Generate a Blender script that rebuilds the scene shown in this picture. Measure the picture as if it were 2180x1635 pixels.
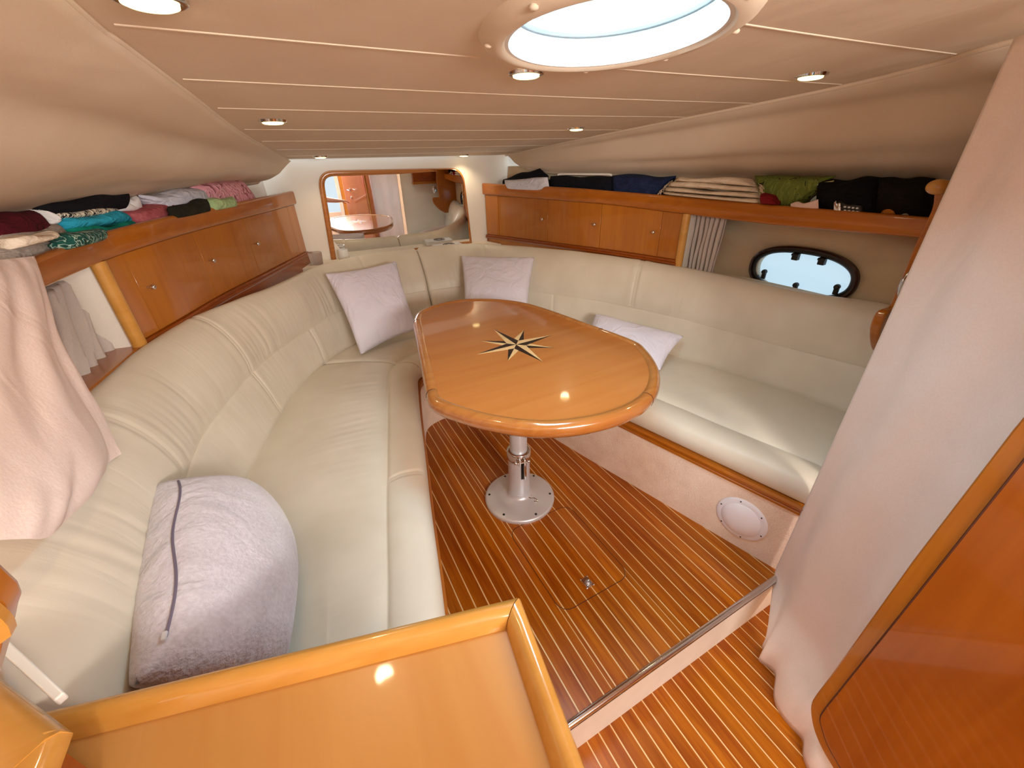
# Forward saloon of a motor boat: U-shaped leather settee, pedestal table, lockers, mirror.
# World: X starboard, Y towards the bow, Z up; z = 0 is the top of the raised saloon sole.
import bpy, bmesh, math, random
from math import sin, cos, pi, sqrt, exp
from mathutils import Vector, Matrix, noise
from mathutils.geometry import delaunay_2d_cdt

SC = bpy.context.scene
for o in list(bpy.data.objects):
    bpy.data.objects.remove(o)
COL = SC.collection
random.seed(7)

# ------------------------------------------------------------------ camera
cam_data = bpy.data.cameras.new('camera')
cam = bpy.data.objects.new('camera', cam_data)
COL.objects.link(cam)
cam_data.sensor_fit = 'HORIZONTAL'
cam_data.sensor_width = 36.0
cam_data.lens = 36.0 * 858.0 / 2180.0
cam_data.clip_start = 0.02
_R = Matrix(((0.88222237, 0.25045632, -0.39869201),
             (-0.47005721, 0.41992984, -0.77634087),
             (-0.02701681, 0.87231334, 0.48820030)))
cam.matrix_world = Matrix.Translation((0, 0, 1.35)) @ _R.to_4x4()
SC.camera = cam

# ------------------------------------------------------------------ colour management, sky, lights
SC.view_settings.view_transform = 'Standard'
SC.view_settings.look = 'None'
SC.view_settings.gamma = 1.0
SC.view_settings.use_curve_mapping = False
SC.view_settings.exposure = 0.08

world = bpy.data.worlds.new('sky')
SC.world = world
world.use_nodes = True
bg = world.node_tree.nodes['Background']
bg.inputs[0].default_value = (0.80, 0.92, 1.0, 1)
bg.inputs[1].default_value = 0.95

def area_light(name, loc, target, sx, sy, power, col):
    d = bpy.data.lights.new(name, 'AREA')
    d.shape = 'RECTANGLE'; d.size = sx; d.size_y = sy
    d.energy = power; d.color = col
    o = bpy.data.objects.new(name, d); COL.objects.link(o)
    o.location = loc
    o.rotation_euler = (Vector(target) - Vector(loc)).to_track_quat('-Z', 'Y').to_euler()
    return o
# daylight coming down the companionway behind the camera, and through the round deck hatch
area_light('companionway_daylight', (0.45, -1.10, 1.46), (0.62, 1.5, 0.65), 1.1, 0.26, 60, (1.0, 0.97, 0.93))
area_light('hatch_daylight', (0.55, 0.68, 1.76), (0.55, 0.68, 0.0), 0.62, 0.62, 64, (1.0, 0.90, 0.82))

# ------------------------------------------------------------------ materials
def lin(h):
    h = h.lstrip('#')
    v = [int(h[i:i+2], 16)/255 for i in (0, 2, 4)]
    return tuple(c/12.92 if c <= 0.04045 else ((c+0.055)/1.055)**2.4 for c in v) + (1.0,)

def new_mat(name):
    m = bpy.data.materials.new(name); m.use_nodes = True
    nt = m.node_tree
    return m, nt, nt.nodes['Principled BSDF']

def nd(nt, t, **kw):
    n = nt.nodes.new(t)
    for k, v in kw.items(): setattr(n, k, v)
    return n

def plain(name, col, rough=0.5, metal=0.0, coat=0.0, sheen=0.0, alpha=None, transmission=0.0, emit=None):
    m, nt, b = new_mat(name)
    b.inputs['Base Color'].default_value = lin(col)
    b.inputs['Roughness'].default_value = rough
    b.inputs['Metallic'].default_value = metal
    b.inputs['Coat Weight'].default_value = coat
    b.inputs['Sheen Weight'].default_value = sheen
    b.inputs['Transmission Weight'].default_value = transmission
    if emit:
        b.inputs['Emission Color'].default_value = lin(emit[0]); b.inputs['Emission Strength'].default_value = emit[1]
    # slight mottling so that no surface is perfectly uniform
    tc = nd(nt, 'ShaderNodeTexCoord'); ns = nd(nt, 'ShaderNodeTexNoise'); ns.inputs['Scale'].default_value = 14
    hv = nd(nt, 'ShaderNodeHueSaturation'); hv.inputs['Color'].default_value = lin(col)
    mr = nd(nt, 'ShaderNodeMapRange'); mr.inputs[3].default_value = 0.93; mr.inputs[4].default_value = 1.07
    nt.links.new(tc.outputs['Object'], ns.inputs['Vector']); nt.links.new(ns.outputs['Fac'], mr.inputs[0])
    nt.links.new(mr.outputs[0], hv.inputs['Value']); nt.links.new(hv.outputs[0], b.inputs['Base Color'])
    return m

def wood(name, dark, light, axis='X', rough=0.16, coat=0.5, scale=1.0, vary=0.0):
    m, nt, b = new_mat(name)
    tc = nd(nt, 'ShaderNodeTexCoord'); mp = nd(nt, 'ShaderNodeMapping')
    s = {'X': (1.6, 26, 26), 'Y': (26, 1.6, 26), 'Z': (26, 26, 1.6)}[axis]
    mp.inputs['Scale'].default_value = tuple(q*scale for q in s)
    n1 = nd(nt, 'ShaderNodeTexNoise'); n1.inputs['Scale'].default_value = 1.6; n1.inputs['Detail'].default_value = 7; n1.inputs['Distortion'].default_value = 0.9
    n2 = nd(nt, 'ShaderNodeTexNoise'); n2.inputs['Scale'].default_value = 0.35; n2.inputs['Detail'].default_value = 2
    mx = nd(nt, 'ShaderNodeMath', operation='MULTIPLY_ADD'); mx.inputs[1].default_value = 0.6; 
    cr = nd(nt, 'ShaderNodeValToRGB')
    cr.color_ramp.elements[0].position = 0.36; cr.color_ramp.elements[0].color = lin(dark)
    cr.color_ramp.elements[1].position = 0.74; cr.color_ramp.elements[1].color = lin(light)
    nt.links.new(tc.outputs['Object'], mp.inputs['Vector'])
    nt.links.new(mp.outputs[0], n1.inputs['Vector']); nt.links.new(mp.outputs[0], n2.inputs['Vector'])
    half = nd(nt, 'ShaderNodeMath', operation='MULTIPLY'); half.inputs[1].default_value = 0.4
    nt.links.new(n2.outputs['Fac'], half.inputs[0])
    nt.links.new(n1.outputs['Fac'], mx.inputs[0]); nt.links.new(half.outputs[0], mx.inputs[2])
    nt.links.new(mx.outputs[0], cr.inputs[0])
    out = cr.outputs[0]
    if vary:
        oi = nd(nt, 'ShaderNodeObjectInfo'); mr = nd(nt, 'ShaderNodeMapRange')
        mr.inputs[3].default_value = 1-vary; mr.inputs[4].default_value = 1+vary
        hv = nd(nt, 'ShaderNodeHueSaturation')
        nt.links.new(oi.outputs['Random'], mr.inputs[0]); nt.links.new(mr.outputs[0], hv.inputs['Value'])
        nt.links.new(out, hv.inputs['Color']); out = hv.outputs[0]
    nt.links.new(out, b.inputs['Base Color'])
    b.inputs['Roughness'].default_value = rough + 0.12
    b.inputs['Coat Weight'].default_value = coat
    b.inputs['Coat Roughness'].default_value = 0.05
    b.inputs['Specular IOR Level'].default_value = 0.35
    return m

def fabric(name, col, col2=None, scale=220, bump=0.25, rough=0.9, sheen=0.0, big=6, dist=0.002, wrinkle=None):
    m, nt, b = new_mat(name)
    tc = nd(nt, 'ShaderNodeTexCoord')
    n1 = nd(nt, 'ShaderNodeTexNoise'); n1.inputs['Scale'].default_value = scale; n1.inputs['Detail'].default_value = 3
    n2 = nd(nt, 'ShaderNodeTexNoise'); n2.inputs['Scale'].default_value = big; n2.inputs['Detail'].default_value = 3
    mix = nd(nt, 'ShaderNodeMath', operation='MULTIPLY_ADD'); mix.inputs[1].default_value = 0.45
    half = nd(nt, 'ShaderNodeMath', operation='MULTIPLY'); half.inputs[1].default_value = 0.55
    nt.links.new(tc.outputs['Object'], n1.inputs['Vector']); nt.links.new(tc.outputs['Object'], n2.inputs['Vector'])
    nt.links.new(n1.outputs['Fac'], mix.inputs[0]); nt.links.new(n2.outputs['Fac'], half.inputs[0]); nt.links.new(half.outputs[0], mix.inputs[2])
    cr = nd(nt, 'ShaderNodeValToRGB')
    cr.color_ramp.elements[0].position = 0.3; cr.color_ramp.elements[0].color = lin(col2 or col)
    cr.color_ramp.elements[1].position = 0.65; cr.color_ramp.elements[1].color = lin(col)
    nt.links.new(mix.outputs[0], cr.inputs[0]); nt.links.new(cr.outputs[0], b.inputs['Base Color'])
    bp = nd(nt, 'ShaderNodeBump'); bp.inputs['Strength'].default_value = bump; bp.inputs['Distance'].default_value = dist
    if wrinkle:                                   # soft creases of stretched or crumpled cloth
        n3 = nd(nt, 'ShaderNodeTexNoise'); n3.inputs['Scale'].default_value = wrinkle[0]; n3.inputs['Detail'].default_value = 2.5; n3.inputs['Distortion'].default_value = 1.4
        mp3 = nd(nt, 'ShaderNodeMapping'); mp3.inputs['Scale'].default_value = wrinkle[2]
        nt.links.new(tc.outputs['Object'], mp3.inputs[0]); nt.links.new(mp3.outputs[0], n3.inputs['Vector'])
        bw = nd(nt, 'ShaderNodeBump'); bw.inputs['Strength'].default_value = 0.5; bw.inputs['Distance'].default_value = wrinkle[1]
        nt.links.new(n3.outputs['Fac'], bw.inputs['Height']); nt.links.new(bw.outputs[0], bp.inputs['Normal'])
    nt.links.new(n1.outputs['Fac'], bp.inputs['Height']); nt.links.new(bp.outputs[0], b.inputs['Normal'])
    b.inputs['Roughness'].default_value = rough; b.inputs['Sheen Weight'].default_value = sheen
    b.inputs['Specular IOR Level'].default_value = 0.2
    return m

def leather(name, col, col2):
    m, nt, b = new_mat(name)
    tc = nd(nt, 'ShaderNodeTexCoord')
    n2 = nd(nt, 'ShaderNodeTexNoise'); n2.inputs['Scale'].default_value = 5
    cr = nd(nt, 'ShaderNodeValToRGB')
    cr.color_ramp.elements[0].position = 0.35; cr.color_ramp.elements[0].color = lin(col2)
    cr.color_ramp.elements[1].position = 0.65; cr.color_ramp.elements[1].color = lin(col)
    nt.links.new(tc.outputs['Object'], n2.inputs['Vector']); nt.links.new(n2.outputs['Fac'], cr.inputs[0])
    nt.links.new(cr.outputs[0], b.inputs['Base Color'])
    # puckers running across the panels (UV: u along the settee, v across it) plus leather grain
    mp = nd(nt, 'ShaderNodeMapping'); mp.inputs['Scale'].default_value = (26, 3.2, 1)
    nt.links.new(tc.outputs['UV'], mp.inputs['Vector'])
    w = nd(nt, 'ShaderNodeTexNoise'); w.inputs['Scale'].default_value = 1.0; w.inputs['Detail'].default_value = 2.5; w.inputs['Distortion'].default_value = 0.6
    nt.links.new(mp.outputs[0], w.inputs['Vector'])
    g = nd(nt, 'ShaderNodeTexNoise'); g.inputs['Scale'].default_value = 380
    nt.links.new(tc.outputs['Object'], g.inputs['Vector'])
    b1 = nd(nt, 'ShaderNodeBump'); b1.inputs['Strength'].default_value = 0.16; b1.inputs['Distance'].default_value = 0.012
    b2 = nd(nt, 'ShaderNodeBump'); b2.inputs['Strength'].default_value = 0.12; b2.inputs['Distance'].default_value = 0.001
    nt.links.new(w.outputs['Fac'], b1.inputs['Height']); nt.links.new(g.outputs['Fac'], b2.inputs['Height'])
    nt.links.new(b1.outputs[0], b2.inputs['Normal']); nt.links.new(b2.outputs[0], b.inputs['Normal'])
    b.inputs['Roughness'].default_value = 0.42; b.inputs['Specular IOR Level'].default_value = 0.4
    return m

def printed(name, cols, scale=30, stretch=(1, 1, 1), rough=0.9):
    """a patterned cloth: several flat colours in a Voronoi / wave like print"""
    m, nt, b = new_mat(name)
    tc = nd(nt, 'ShaderNodeTexCoord'); mp = nd(nt, 'ShaderNodeMapping'); mp.inputs['Scale'].default_value = stretch
    n = nd(nt, 'ShaderNodeTexNoise'); n.inputs['Scale'].default_value = scale; n.inputs['Detail'].default_value = 1.5; n.inputs['Distortion'].default_value = 1.2
    cr = nd(nt, 'ShaderNodeValToRGB'); cr.color_ramp.interpolation = 'CONSTANT'
    e = cr.color_ramp.elements
    pos = [0.0] + [0.42 + 0.2*i/max(1, len(cols)-1) for i in range(1, len(cols))]
    e[0].position = 0; e[0].color = lin(cols[0])
    e[1].position = pos[1]; e[1].color = lin(cols[1])
    for p, c in zip(pos[2:], cols[2:]):
        q = e.new(p); q.color = lin(c)
    nt.links.new(tc.outputs['Object'], mp.inputs[0]); nt.links.new(mp.outputs[0], n.inputs['Vector'])
    nt.links.new(n.outputs['Fac'], cr.inputs[0]); nt.links.new(cr.outputs[0], b.inputs['Base Color'])
    bp = nd(nt, 'ShaderNodeBump'); bp.inputs['Strength'].default_value = 0.6; bp.inputs['Distance'].default_value = 0.03
    nt.links.new(n.outputs['Fac'], bp.inputs['Height']); nt.links.new(bp.outputs[0], b.inputs['Normal'])
    b.inputs['Roughness'].default_value = rough
    return m

M = {}
M['cherry'] = wood('varnished_cherry', '#a85f18', '#b8701f', 'Z', vary=0.05)
M['cherry_long'] = wood('varnished_cherry_long_grain', '#a0560f', '#b86c1a', 'Y', vary=0.04)
M['cherry_red'] = wood('varnished_cherry_red', '#843a08', '#a05010', 'Y', vary=0.04)
M['counter_top'] = wood('varnished_worktop', '#bb7e3c', '#c68e4a', 'Y', scale=0.5, rough=0.2, coat=0.35)
M['counter_rail'] = wood('varnished_worktop_rail', '#c08436', '#d0964a', 'X', rough=0.15)
M['table_veneer'] = wood('table_veneer', '#b4682c', '#c47a3c', 'X', scale=0.45, rough=0.1, coat=1.0)
M['table_rim'] = wood('table_rim', '#a4602a', '#bc7838', 'X', rough=0.1, coat=1.0, vary=0.09)
M['door_wood'] = wood('varnished_locker_door', '#9c4c0c', '#ae5c14', 'Z', scale=0.6, rough=0.12, coat=0.7)
M['plank'] = wood('teak_plank', '#8c4002', '#be6c08', 'Y', scale=1.6, rough=0.16, coat=0.12, vary=0.10)
M['inlay_strip'] = plain('holly_strip', '#e8c48c', 0.4)
M['dark_inlay'] = plain('dark_inlay', '#1a0d0c', 0.3, coat=0.4)
M['light_inlay'] = wood('light_inlay', '#e2b276', '#f0c68c', 'X', rough=0.15, coat=0.8)
M['leather'] = leather('cream_leather', '#dfd3bf', '#d7cab5')
M['vinyl'] = fabric('tan_headliner_vinyl', '#dcc7ae', '#d6bfa5', scale=420, bump=0.15, rough=0.75, dist=0.001, wrinkle=(2.2, 0.022, (1, .45, 1)))
M['wall_cream'] = fabric('cream_wall_vinyl', '#f0e6d8', '#eadfce', scale=300, bump=0.08, rough=0.6, dist=0.001)
M['hull_liner'] = fabric('hull_liner_vinyl', '#d0ba9a', '#c6b08e', scale=300, bump=0.1, rough=0.8, dist=0.001)
M['carpet'] = fabric('pink_beige_carpet', '#f4dcc6', '#e2c3aa', scale=160, bump=0.6, rough=1.0, sheen=0.2, big=14, dist=0.004)
M['curtain'] = fabric('blush_curtain_cloth', '#f6e0d0', '#eed4c2', scale=260, bump=0.2, rough=0.9, sheen=0.2, dist=0.001, wrinkle=(3, 0.04, (1, 1, .3)))
M['grey_curtain'] = fabric('grey_curtain_cloth', '#cbbfb6', '#bdb0a6', scale=260, bump=0.2, rough=0.9, dist=0.001)
M['bag_cloth'] = fabric('pale_pink_cotton', '#f0dcd2', '#e8d0c4', scale=200, bump=0.4, rough=0.95, dist=0.0015, wrinkle=(6, 0.016, (1, 1, .6)))
M['pillow'] = fabric('lavender_white_cotton', '#e8e1ea', '#dfd8e2', scale=300, bump=0.3, rough=0.95, sheen=0.2, dist=0.001, wrinkle=(11, 0.03, (1, 1, .5)))
M['plush'] = fabric('grey_lilac_plush', '#dcd3d8', '#beb2b6', scale=130, bump=0.8, rough=1.0, sheen=0.5, big=9, dist=0.004, wrinkle=(7, 0.03, (1, 1, 1)))
M['zip'] = plain('zip_seam', '#6e6272', 0.8)
M['chrome'] = plain('polished_steel', '#d8d8d8', 0.12, metal=1.0)
M['alloy'] = plain('satin_alloy', '#dcdee2', 0.36, metal=0.45)
M['dark_metal'] = plain('dark_bronze_frame', '#3a2620', 0.25, metal=0.5, coat=0.5)
M['black'] = plain('black_plastic', '#17130f', 0.45)
M['white_gloss'] = plain('white_gelcoat', '#ece8e0', 0.3)
M['riser'] = plain('cream_riser', '#f3e4d2', 0.5)
M['mirror'] = plain('mirror_silver', '#f4f4f4', 0.0, metal=1.0)
M['dark_seam'] = plain('dark_joint', '#4a1f06', 0.6)  # dark brown of the joint lines and door groove
M['bulb'] = plain('warm_lamp_lens', '#fff0b8', 0.3, emit=('#ffe69a', 4.0))
M['lamp_dome'] = plain('frosted_lamp_dome', '#efe8ea', 0.35)
M['welt'] = fabric('headliner_welt', '#e2ceb6', '#dcc7ae', scale=300, bump=0.1, rough=0.7, dist=0.001)

def glass(name, col, rough, trans=0.5):
    m = bpy.data.materials.new(name); m.use_nodes = True
    nt = m.node_tree; nt.nodes.clear()
    out = nd(nt, 'ShaderNodeOutputMaterial'); mix = nd(nt, 'ShaderNodeMixShader'); mix2 = nd(nt, 'ShaderNodeMixShader')
    t = nd(nt, 'ShaderNodeBsdfTransparent'); t.inputs[0].default_value = lin(col)
    tl = nd(nt, 'ShaderNodeBsdfTranslucent'); tl.inputs[0].default_value = lin(col)
    gl = nd(nt, 'ShaderNodeBsdfGlossy'); gl.inputs['Roughness'].default_value = rough
    mix.inputs[0].default_value = trans; mix2.inputs[0].default_value = 0.06
    nt.links.new(tl.outputs[0], mix.inputs[1]); nt.links.new(t.outputs[0], mix.inputs[2])
    nt.links.new(mix.outputs[0], mix2.inputs[1]); nt.links.new(gl.outputs[0], mix2.inputs[2])
    nt.links.new(mix2.outputs[0], out.inputs[0])
    return m
M['hatch_glass'] = glass('blue_tinted_acrylic', '#bfe2f6', 0.05, 0.94)
M['port_glass'] = glass('clear_port_glass', '#f2fbff', 0.05, 0.9)
M['cup'] = glass('translucent_plastic_cup', '#f4f0ee', 0.2, 0.25)

# ------------------------------------------------------------------ mesh helpers
class MB:
    def __init__(s): s.v = []; s.f = []; s.uv = None
    def add(s, vs, fs):
        n = len(s.v); s.v += [Vector(p) for p in vs]; s.f += [tuple(i+n for i in f) for f in fs]; return s
    def loft(s, secs, closed=True, caps=True, loop=False):
        n = len(secs[0]); base = len(s.v)
        for sec in secs: s.v += [Vector(p) for p in sec]
        m = len(secs)
        for i in range(m if loop else m-1):
            a = base + i*n; b = base + ((i+1) % m)*n
            for j in range(n if closed else n-1):
                k = (j+1) % n
                s.f.append((a+j, a+k, b+k, b+j))
        if caps and closed and not loop:
            s.f.append(tuple(base + j for j in range(n))[::-1])
            s.f.append(tuple(base + (m-1)*n + j for j in range(n)))
        return s
    def box(s, c, size, rz=0.0):
        cx, cy, cz = c; a, b, h = (q/2 for q in size); R = Matrix.Rotation(rz, 3, 'Z')
        vs = [R @ Vector((x*a, y*b, z*h)) + Vector(c) for z in (-1, 1) for x, y in ((-1, -1), (1, -1), (1, 1), (-1, 1))]
        return s.add(vs, [(3, 2, 1, 0), (4, 5, 6, 7), (0, 1, 5, 4), (1, 2, 6, 5), (2, 3, 7, 6), (3, 0, 4, 7)])
    def prism(s, poly, z0, z1):
        n = len(poly)
        if sum(poly[i][0]*poly[(i+1) % n][1]-poly[(i+1) % n][0]*poly[i][1] for i in range(n)) < 0: poly = poly[::-1]
        vs = [(x, y, z0) for x, y in poly] + [(x, y, z1) for x, y in poly]
        return s.add(vs, [tuple(range(n))[::-1], tuple(range(n, 2*n))] + [(i, (i+1) % n, n+(i+1) % n, n+i) for i in range(n)])
    def tube(s, path, r, n=10, caps=True, loop=False):
        path = [Vector(p) for p in path]; secs = []; up = Vector((0, 0, 1)); m = len(path); prev = None
        for i, p in enumerate(path):
            if loop: t = path[(i+1) % m] - path[i-1]
            else: t = path[min(i+1, m-1)] - path[max(i-1, 0)]
            t.normalize()
            if prev is None:
                ref = up if abs(t.dot(up)) < 0.95 else Vector((1, 0, 0))
                u = t.cross(ref).normalized()
            else:
                u = (prev - t*prev.dot(t)).normalized()
            prev = u; w = t.cross(u); rr = r[i] if isinstance(r, (list, tuple)) else r
            secs.append([p + (u*cos(2*pi*k/n) + w*sin(2*pi*k/n))*rr for k in range(n)])
        return s.loft(secs, True, caps, loop)
    def lathe(s, prof, c=(0, 0, 0), axis=(0, 0, 1), n=32, caps=True, squash=1.0):
        q = Vector((0, 0, 1)).rotation_difference(Vector(axis)).to_matrix(); c = Vector(c)
        secs = [[q @ Vector((r*cos(2*pi*k/n), r*sin(2*pi*k/n)*squash, z)) + c for k in range(n)] for r, z in prof]
        return s.loft(secs, True, caps)
    def ball(s, c, r, n=12, sc=(1, 1, 1)):
        secs = []
        for i in range(1, n):
            a = pi*i/n - pi/2
            secs.append([Vector(c) + Vector((r*cos(a)*cos(2*pi*k/(2*n))*sc[0], r*cos(a)*sin(2*pi*k/(2*n))*sc[1], r*sin(a)*sc[2])) for k in range(2*n)])
        return s.loft(secs)

def kids_origin(parent):
    o = Vector((0, 0, 0))
    while parent is not None:
        o += parent.location; parent = parent.parent
    return o

def obj(name, mb, mat, parent=None, angle=35, bevel=0.0, sub=0, uv=None, solid=0.0, seg=2):
    """link one mesh object; vertices are given in world coordinates, the origin goes to the thing's base"""
    vs, fs = mb.v, mb.f
    if parent is None:
        lo = Vector((min(v.x for v in vs), min(v.y for v in vs), min(v.z for v in vs)))
        hi = Vector((max(v.x for v in vs), max(v.y for v in vs), max(v.z for v in vs)))
        org = Vector(((lo.x+hi.x)/2, (lo.y+hi.y)/2, lo.z))
    else:
        org = kids_origin(parent)
    me = bpy.data.meshes.new(name)
    me.from_pydata([tuple(v-org) for v in vs], [], fs)
    me.validate(); 
    bm = bmesh.new(); bm.from_mesh(me); bmesh.ops.recalc_face_normals(bm, faces=bm.faces); bm.to_mesh(me); bm.free()
    me.polygons.foreach_set('use_smooth', [True]*len(me.polygons))
    me.set_sharp_from_angle(angle=math.radians(angle))
    if uv is not None:
        ul = me.uv_layers.new(name='UVMap')
        for lp in me.loops: ul.data[lp.index].uv = uv[lp.vertex_index]
    me.materials.append(mat)
    o = bpy.data.objects.new(name, me); COL.objects.link(o)
    if parent is None: o.location = org
    else: o.parent = parent
    if bevel:
        b = o.modifiers.new('bevel', 'BEVEL'); b.width = bevel; b.segments = seg; b.limit_method = 'ANGLE'; b.angle_limit = math.radians(40)
    if solid:
        q = o.modifiers.new('solid', 'SOLIDIFY'); q.thickness = solid; q.offset = 0
    if sub:
        q = o.modifiers.new('sub', 'SUBSURF'); q.levels = sub; q.render_levels = sub
    return o

def tag(o, label, cat, group=None):
    o['label'] = label; o['category'] = cat
    if group: o['group'] = group
    return o
def thing(name, label, cat, loc, group=None):
    o = bpy.data.objects.new(name, None); COL.objects.link(o); o.location = loc; o.empty_display_size = 0.05
    return tag(o, label, cat, group)
def struct(o, label=None):
    o['kind'] = 'structure'
    if label: o['label'] = label
    return o
def dup(root, loc, label, group=None):
    r = root.copy(); COL.objects.link(r); r.location = loc; r['label'] = label
    if group: r['group'] = group
    for ch in list(root.children):
        c = ch.copy(); COL.objects.link(c); c.parent = r
        for g in list(ch.children):
            d = g.copy(); COL.objects.link(d); d.parent = c
    return r

def cr(P, n):
    """Catmull-Rom resampling of a list of tuples, uniform in parameter"""
    P = [Vector(p) for p in P]; m = len(P); out = []
    for i in range(n):
        t = i/(n-1)*(m-1); k = min(int(t), m-2); u = t-k
        p0 = P[k-1] if k > 0 else 2*P[0]-P[1]; p1 = P[k]; p2 = P[k+1]; p3 = P[k+2] if k+2 < m else 2*P[-1]-P[-2]
        out.append(0.5*((2*p1)+(p2-p0)*u+(2*p0-5*p1+4*p2-p3)*u*u+(3*p1-p0-3*p2+p3)*u**3))
    return out
def arcs(P):
    s = [0.0]
    for a, b in zip(P, P[1:]): s.append(s[-1] + (Vector(b)-Vector(a)).length)
    return s
def along(P, S, s):
    s = max(0, min(S[-1], s))
    for i in range(len(P)-1):
        if s <= S[i+1]:
            u = (s-S[i])/max(1e-9, S[i+1]-S[i]); return Vector(P[i]).lerp(Vector(P[i+1]), u)
    return Vector(P[-1])
def nearest_s(P, S, q):
    best = None
    for i in range(len(P)-1):
        a = Vector(P[i][:2]); b = Vector(P[i+1][:2]); d = b-a; u = max(0, min(1, (Vector(q[:2])-a).dot(d)/d.dot(d)))
        e = (a+d*u-Vector(q[:2])).length
        if best is None or e < best[0]: best = (e, S[i]+(S[i+1]-S[i])*u)
    return best[1]
def gauss(x, s): return exp(-(x/s)**2)
def nz(x, y, z=0.0): return noise.noise(Vector((x, y, z)))

def coons(top, right, bottom, left, nu=24, nv=24):
    """grid [v][u]; top/bottom run left to right, left/right run top to bottom"""
    T = cr(top, nu) if len(top) > 2 else [Vector(top[0]).lerp(Vector(top[1]), i/(nu-1)) for i in range(nu)]
    B = cr(bottom, nu) if len(bottom) > 2 else [Vector(bottom[0]).lerp(Vector(bottom[1]), i/(nu-1)) for i in range(nu)]
    L = cr(left, nv) if len(left) > 2 else [Vector(left[0]).lerp(Vector(left[1]), i/(nv-1)) for i in range(nv)]
    R = cr(right, nv) if len(right) > 2 else [Vector(right[0]).lerp(Vector(right[1]), i/(nv-1)) for i in range(nv)]
    g = []
    for j in range(nv):
        v = j/(nv-1); row = []
        for i in range(nu):
            u = i/(nu-1)
            row.append(T[i]*(1-v)+B[i]*v + L[j]*(1-u)+R[j]*u - (T[0]*(1-u)*(1-v)+T[-1]*u*(1-v)+B[0]*(1-u)*v+B[-1]*u*v))
        g.append(row)
    return g
def puffed(g, thick, n_amp=0.0, n_scale=8, seed=0.0, power=0.5, back=1.0, flat=0.0, folds=0):
    """closed cushion-like body over a coons grid: both faces bulge by thick/2, edges pinch"""
    nv, nu = len(g), len(g[0]); mb = MB()
    nrm = (g[0][-1]-g[-1][0]).cross(g[-1][-1]-g[0][0]).normalized()
    def off(i, j):
        a = max(0.0, 1-(2*i/(nu-1)-1)**2); b = max(0.0, 1-(2*j/(nv-1)-1)**2)
        e = (a**power)*(b**power)
        return e*(1-flat) + flat*min(1.0, 3*a, 3*b)*(1 if e > 0 else 0)
    F = []; B = []
    for j in range(nv):
        for i in range(nu):
            p = g[j][i]; e = off(i, j); w = n_amp*nz(p.x*n_scale+seed, p.y*n_scale, p.z*n_scale+seed)*min(1, e*2.5)
            if folds: w += thick*.16*(abs(sin(pi*folds*(j/(nv-1)+.10*nz(i*.09, seed))))-.6)*min(1, e*2)
            F.append(p + nrm*(e*thick/2 + w)); B.append(p - nrm*(e*thick/2*back))
    fs = []
    N = nu*nv
    for j in range(nv-1):
        for i in range(nu-1):
            a = j*nu+i; fs.append((a, a+1, a+nu+1, a+nu)); fs.append((N+a, N+a+nu, N+a+nu+1, N+a+1))
    mb.add(F+B, fs)
    bmv = [(k, k+N) for k in range(N) if (F[k]-B[k]).length < 1e-7]
    m = dict((b, a) for a, b in bmv)
    mb.f = [tuple(m.get(i, i) for i in f) for f in mb.f]
    keep = sorted(set(i for f in mb.f for i in f)); idx = {k: n for n, k in enumerate(keep)}
    mb.v = [mb.v[k] for k in keep]; mb.f = [tuple(idx[i] for i in f) for f in mb.f]
    return mb
def rail_sections(plan, z0, z1, side, inb, outb, r=0.01):
    """rounded-rectangle section swept along a plan curve. side=+1: outboard is to the left of travel"""
    secs = []; n = len(plan)
    for i in range(n):
        p = Vector(plan[i][:2]); t = Vector(plan[min(i+1, n-1)][:2]) - Vector(plan[max(i-1, 0)][:2]); t.normalize()
        o = Vector((-t.y, t.x))*side
        a, b = -inb, outb; lo, hi = z0[i], z1[i]; sec = []
        for (cx, cz, a0) in ((b-r, hi-r, 0), (a+r, hi-r, 90), (a+r, lo+r, 180), (b-r, lo+r, 270)):
            for k in range(4):
                ang = math.radians(a0 + 30*k); sec.append((cx + r*cos(ang), cz + r*sin(ang)))
        secs.append([(p.x+o.x*q, p.y+o.y*q, z) for q, z in sec])
    return secs
def dense(plan, zs, n):
    """smoothly resample a plan polyline with any number of z tracks"""
    P = cr([tuple(p[:2]) + (0,) for p in plan], n); Z = []
    for z in zs:
        q = cr([(v, 0, 0) for v in z], n); Z.append([w.x for w in q])
    return P, Z

# ================================================================== SETTING
PITCH = 0.0438
# --- raised saloon sole: planks with pale strips, a liftable hatch cut through them
HX0, HX1, HY0, HY1, HR = 0.500, 0.800, 0.652, 1.050, 0.045
def hatch_edge(x, gap):
    """y of the lower / upper hatch outline at x (rounded rectangle), or None"""
    x0, x1, y0, y1 = HX0-gap, HX1+gap, HY0-gap, HY1+gap
    if x < x0 or x > x1: return None
    d = 0.0
    if x < x0+HR: q = x0+HR-x; d = HR - sqrt(max(0, HR*HR-q*q))
    elif x > x1-HR: q = x-(x1-HR); d = HR - sqrt(max(0, HR*HR-q*q))
    return y0+d, y1-d
mb = MB(); mb.prism([(-0.35, 0.388), (1.55, 0.388), (1.55, 2.25), (-0.35, 2.25)], -0.05, -0.0012)
floor = struct(obj('floor', mb, M['inlay_strip']))
def plank_piece(poly, parent, z0=-0.0012, z1=0.0):
    m = MB(); m.prism(poly, z0, z1)
    return obj('plank', m, M['plank'], parent)
hatch = thing('floor_hatch', 'small lift-up hatch with rounded corners in the striped sole, aft of the table pedestal', 'hatch', (0.65, 0.85, 0.0))
GAP = 0.0026
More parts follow.
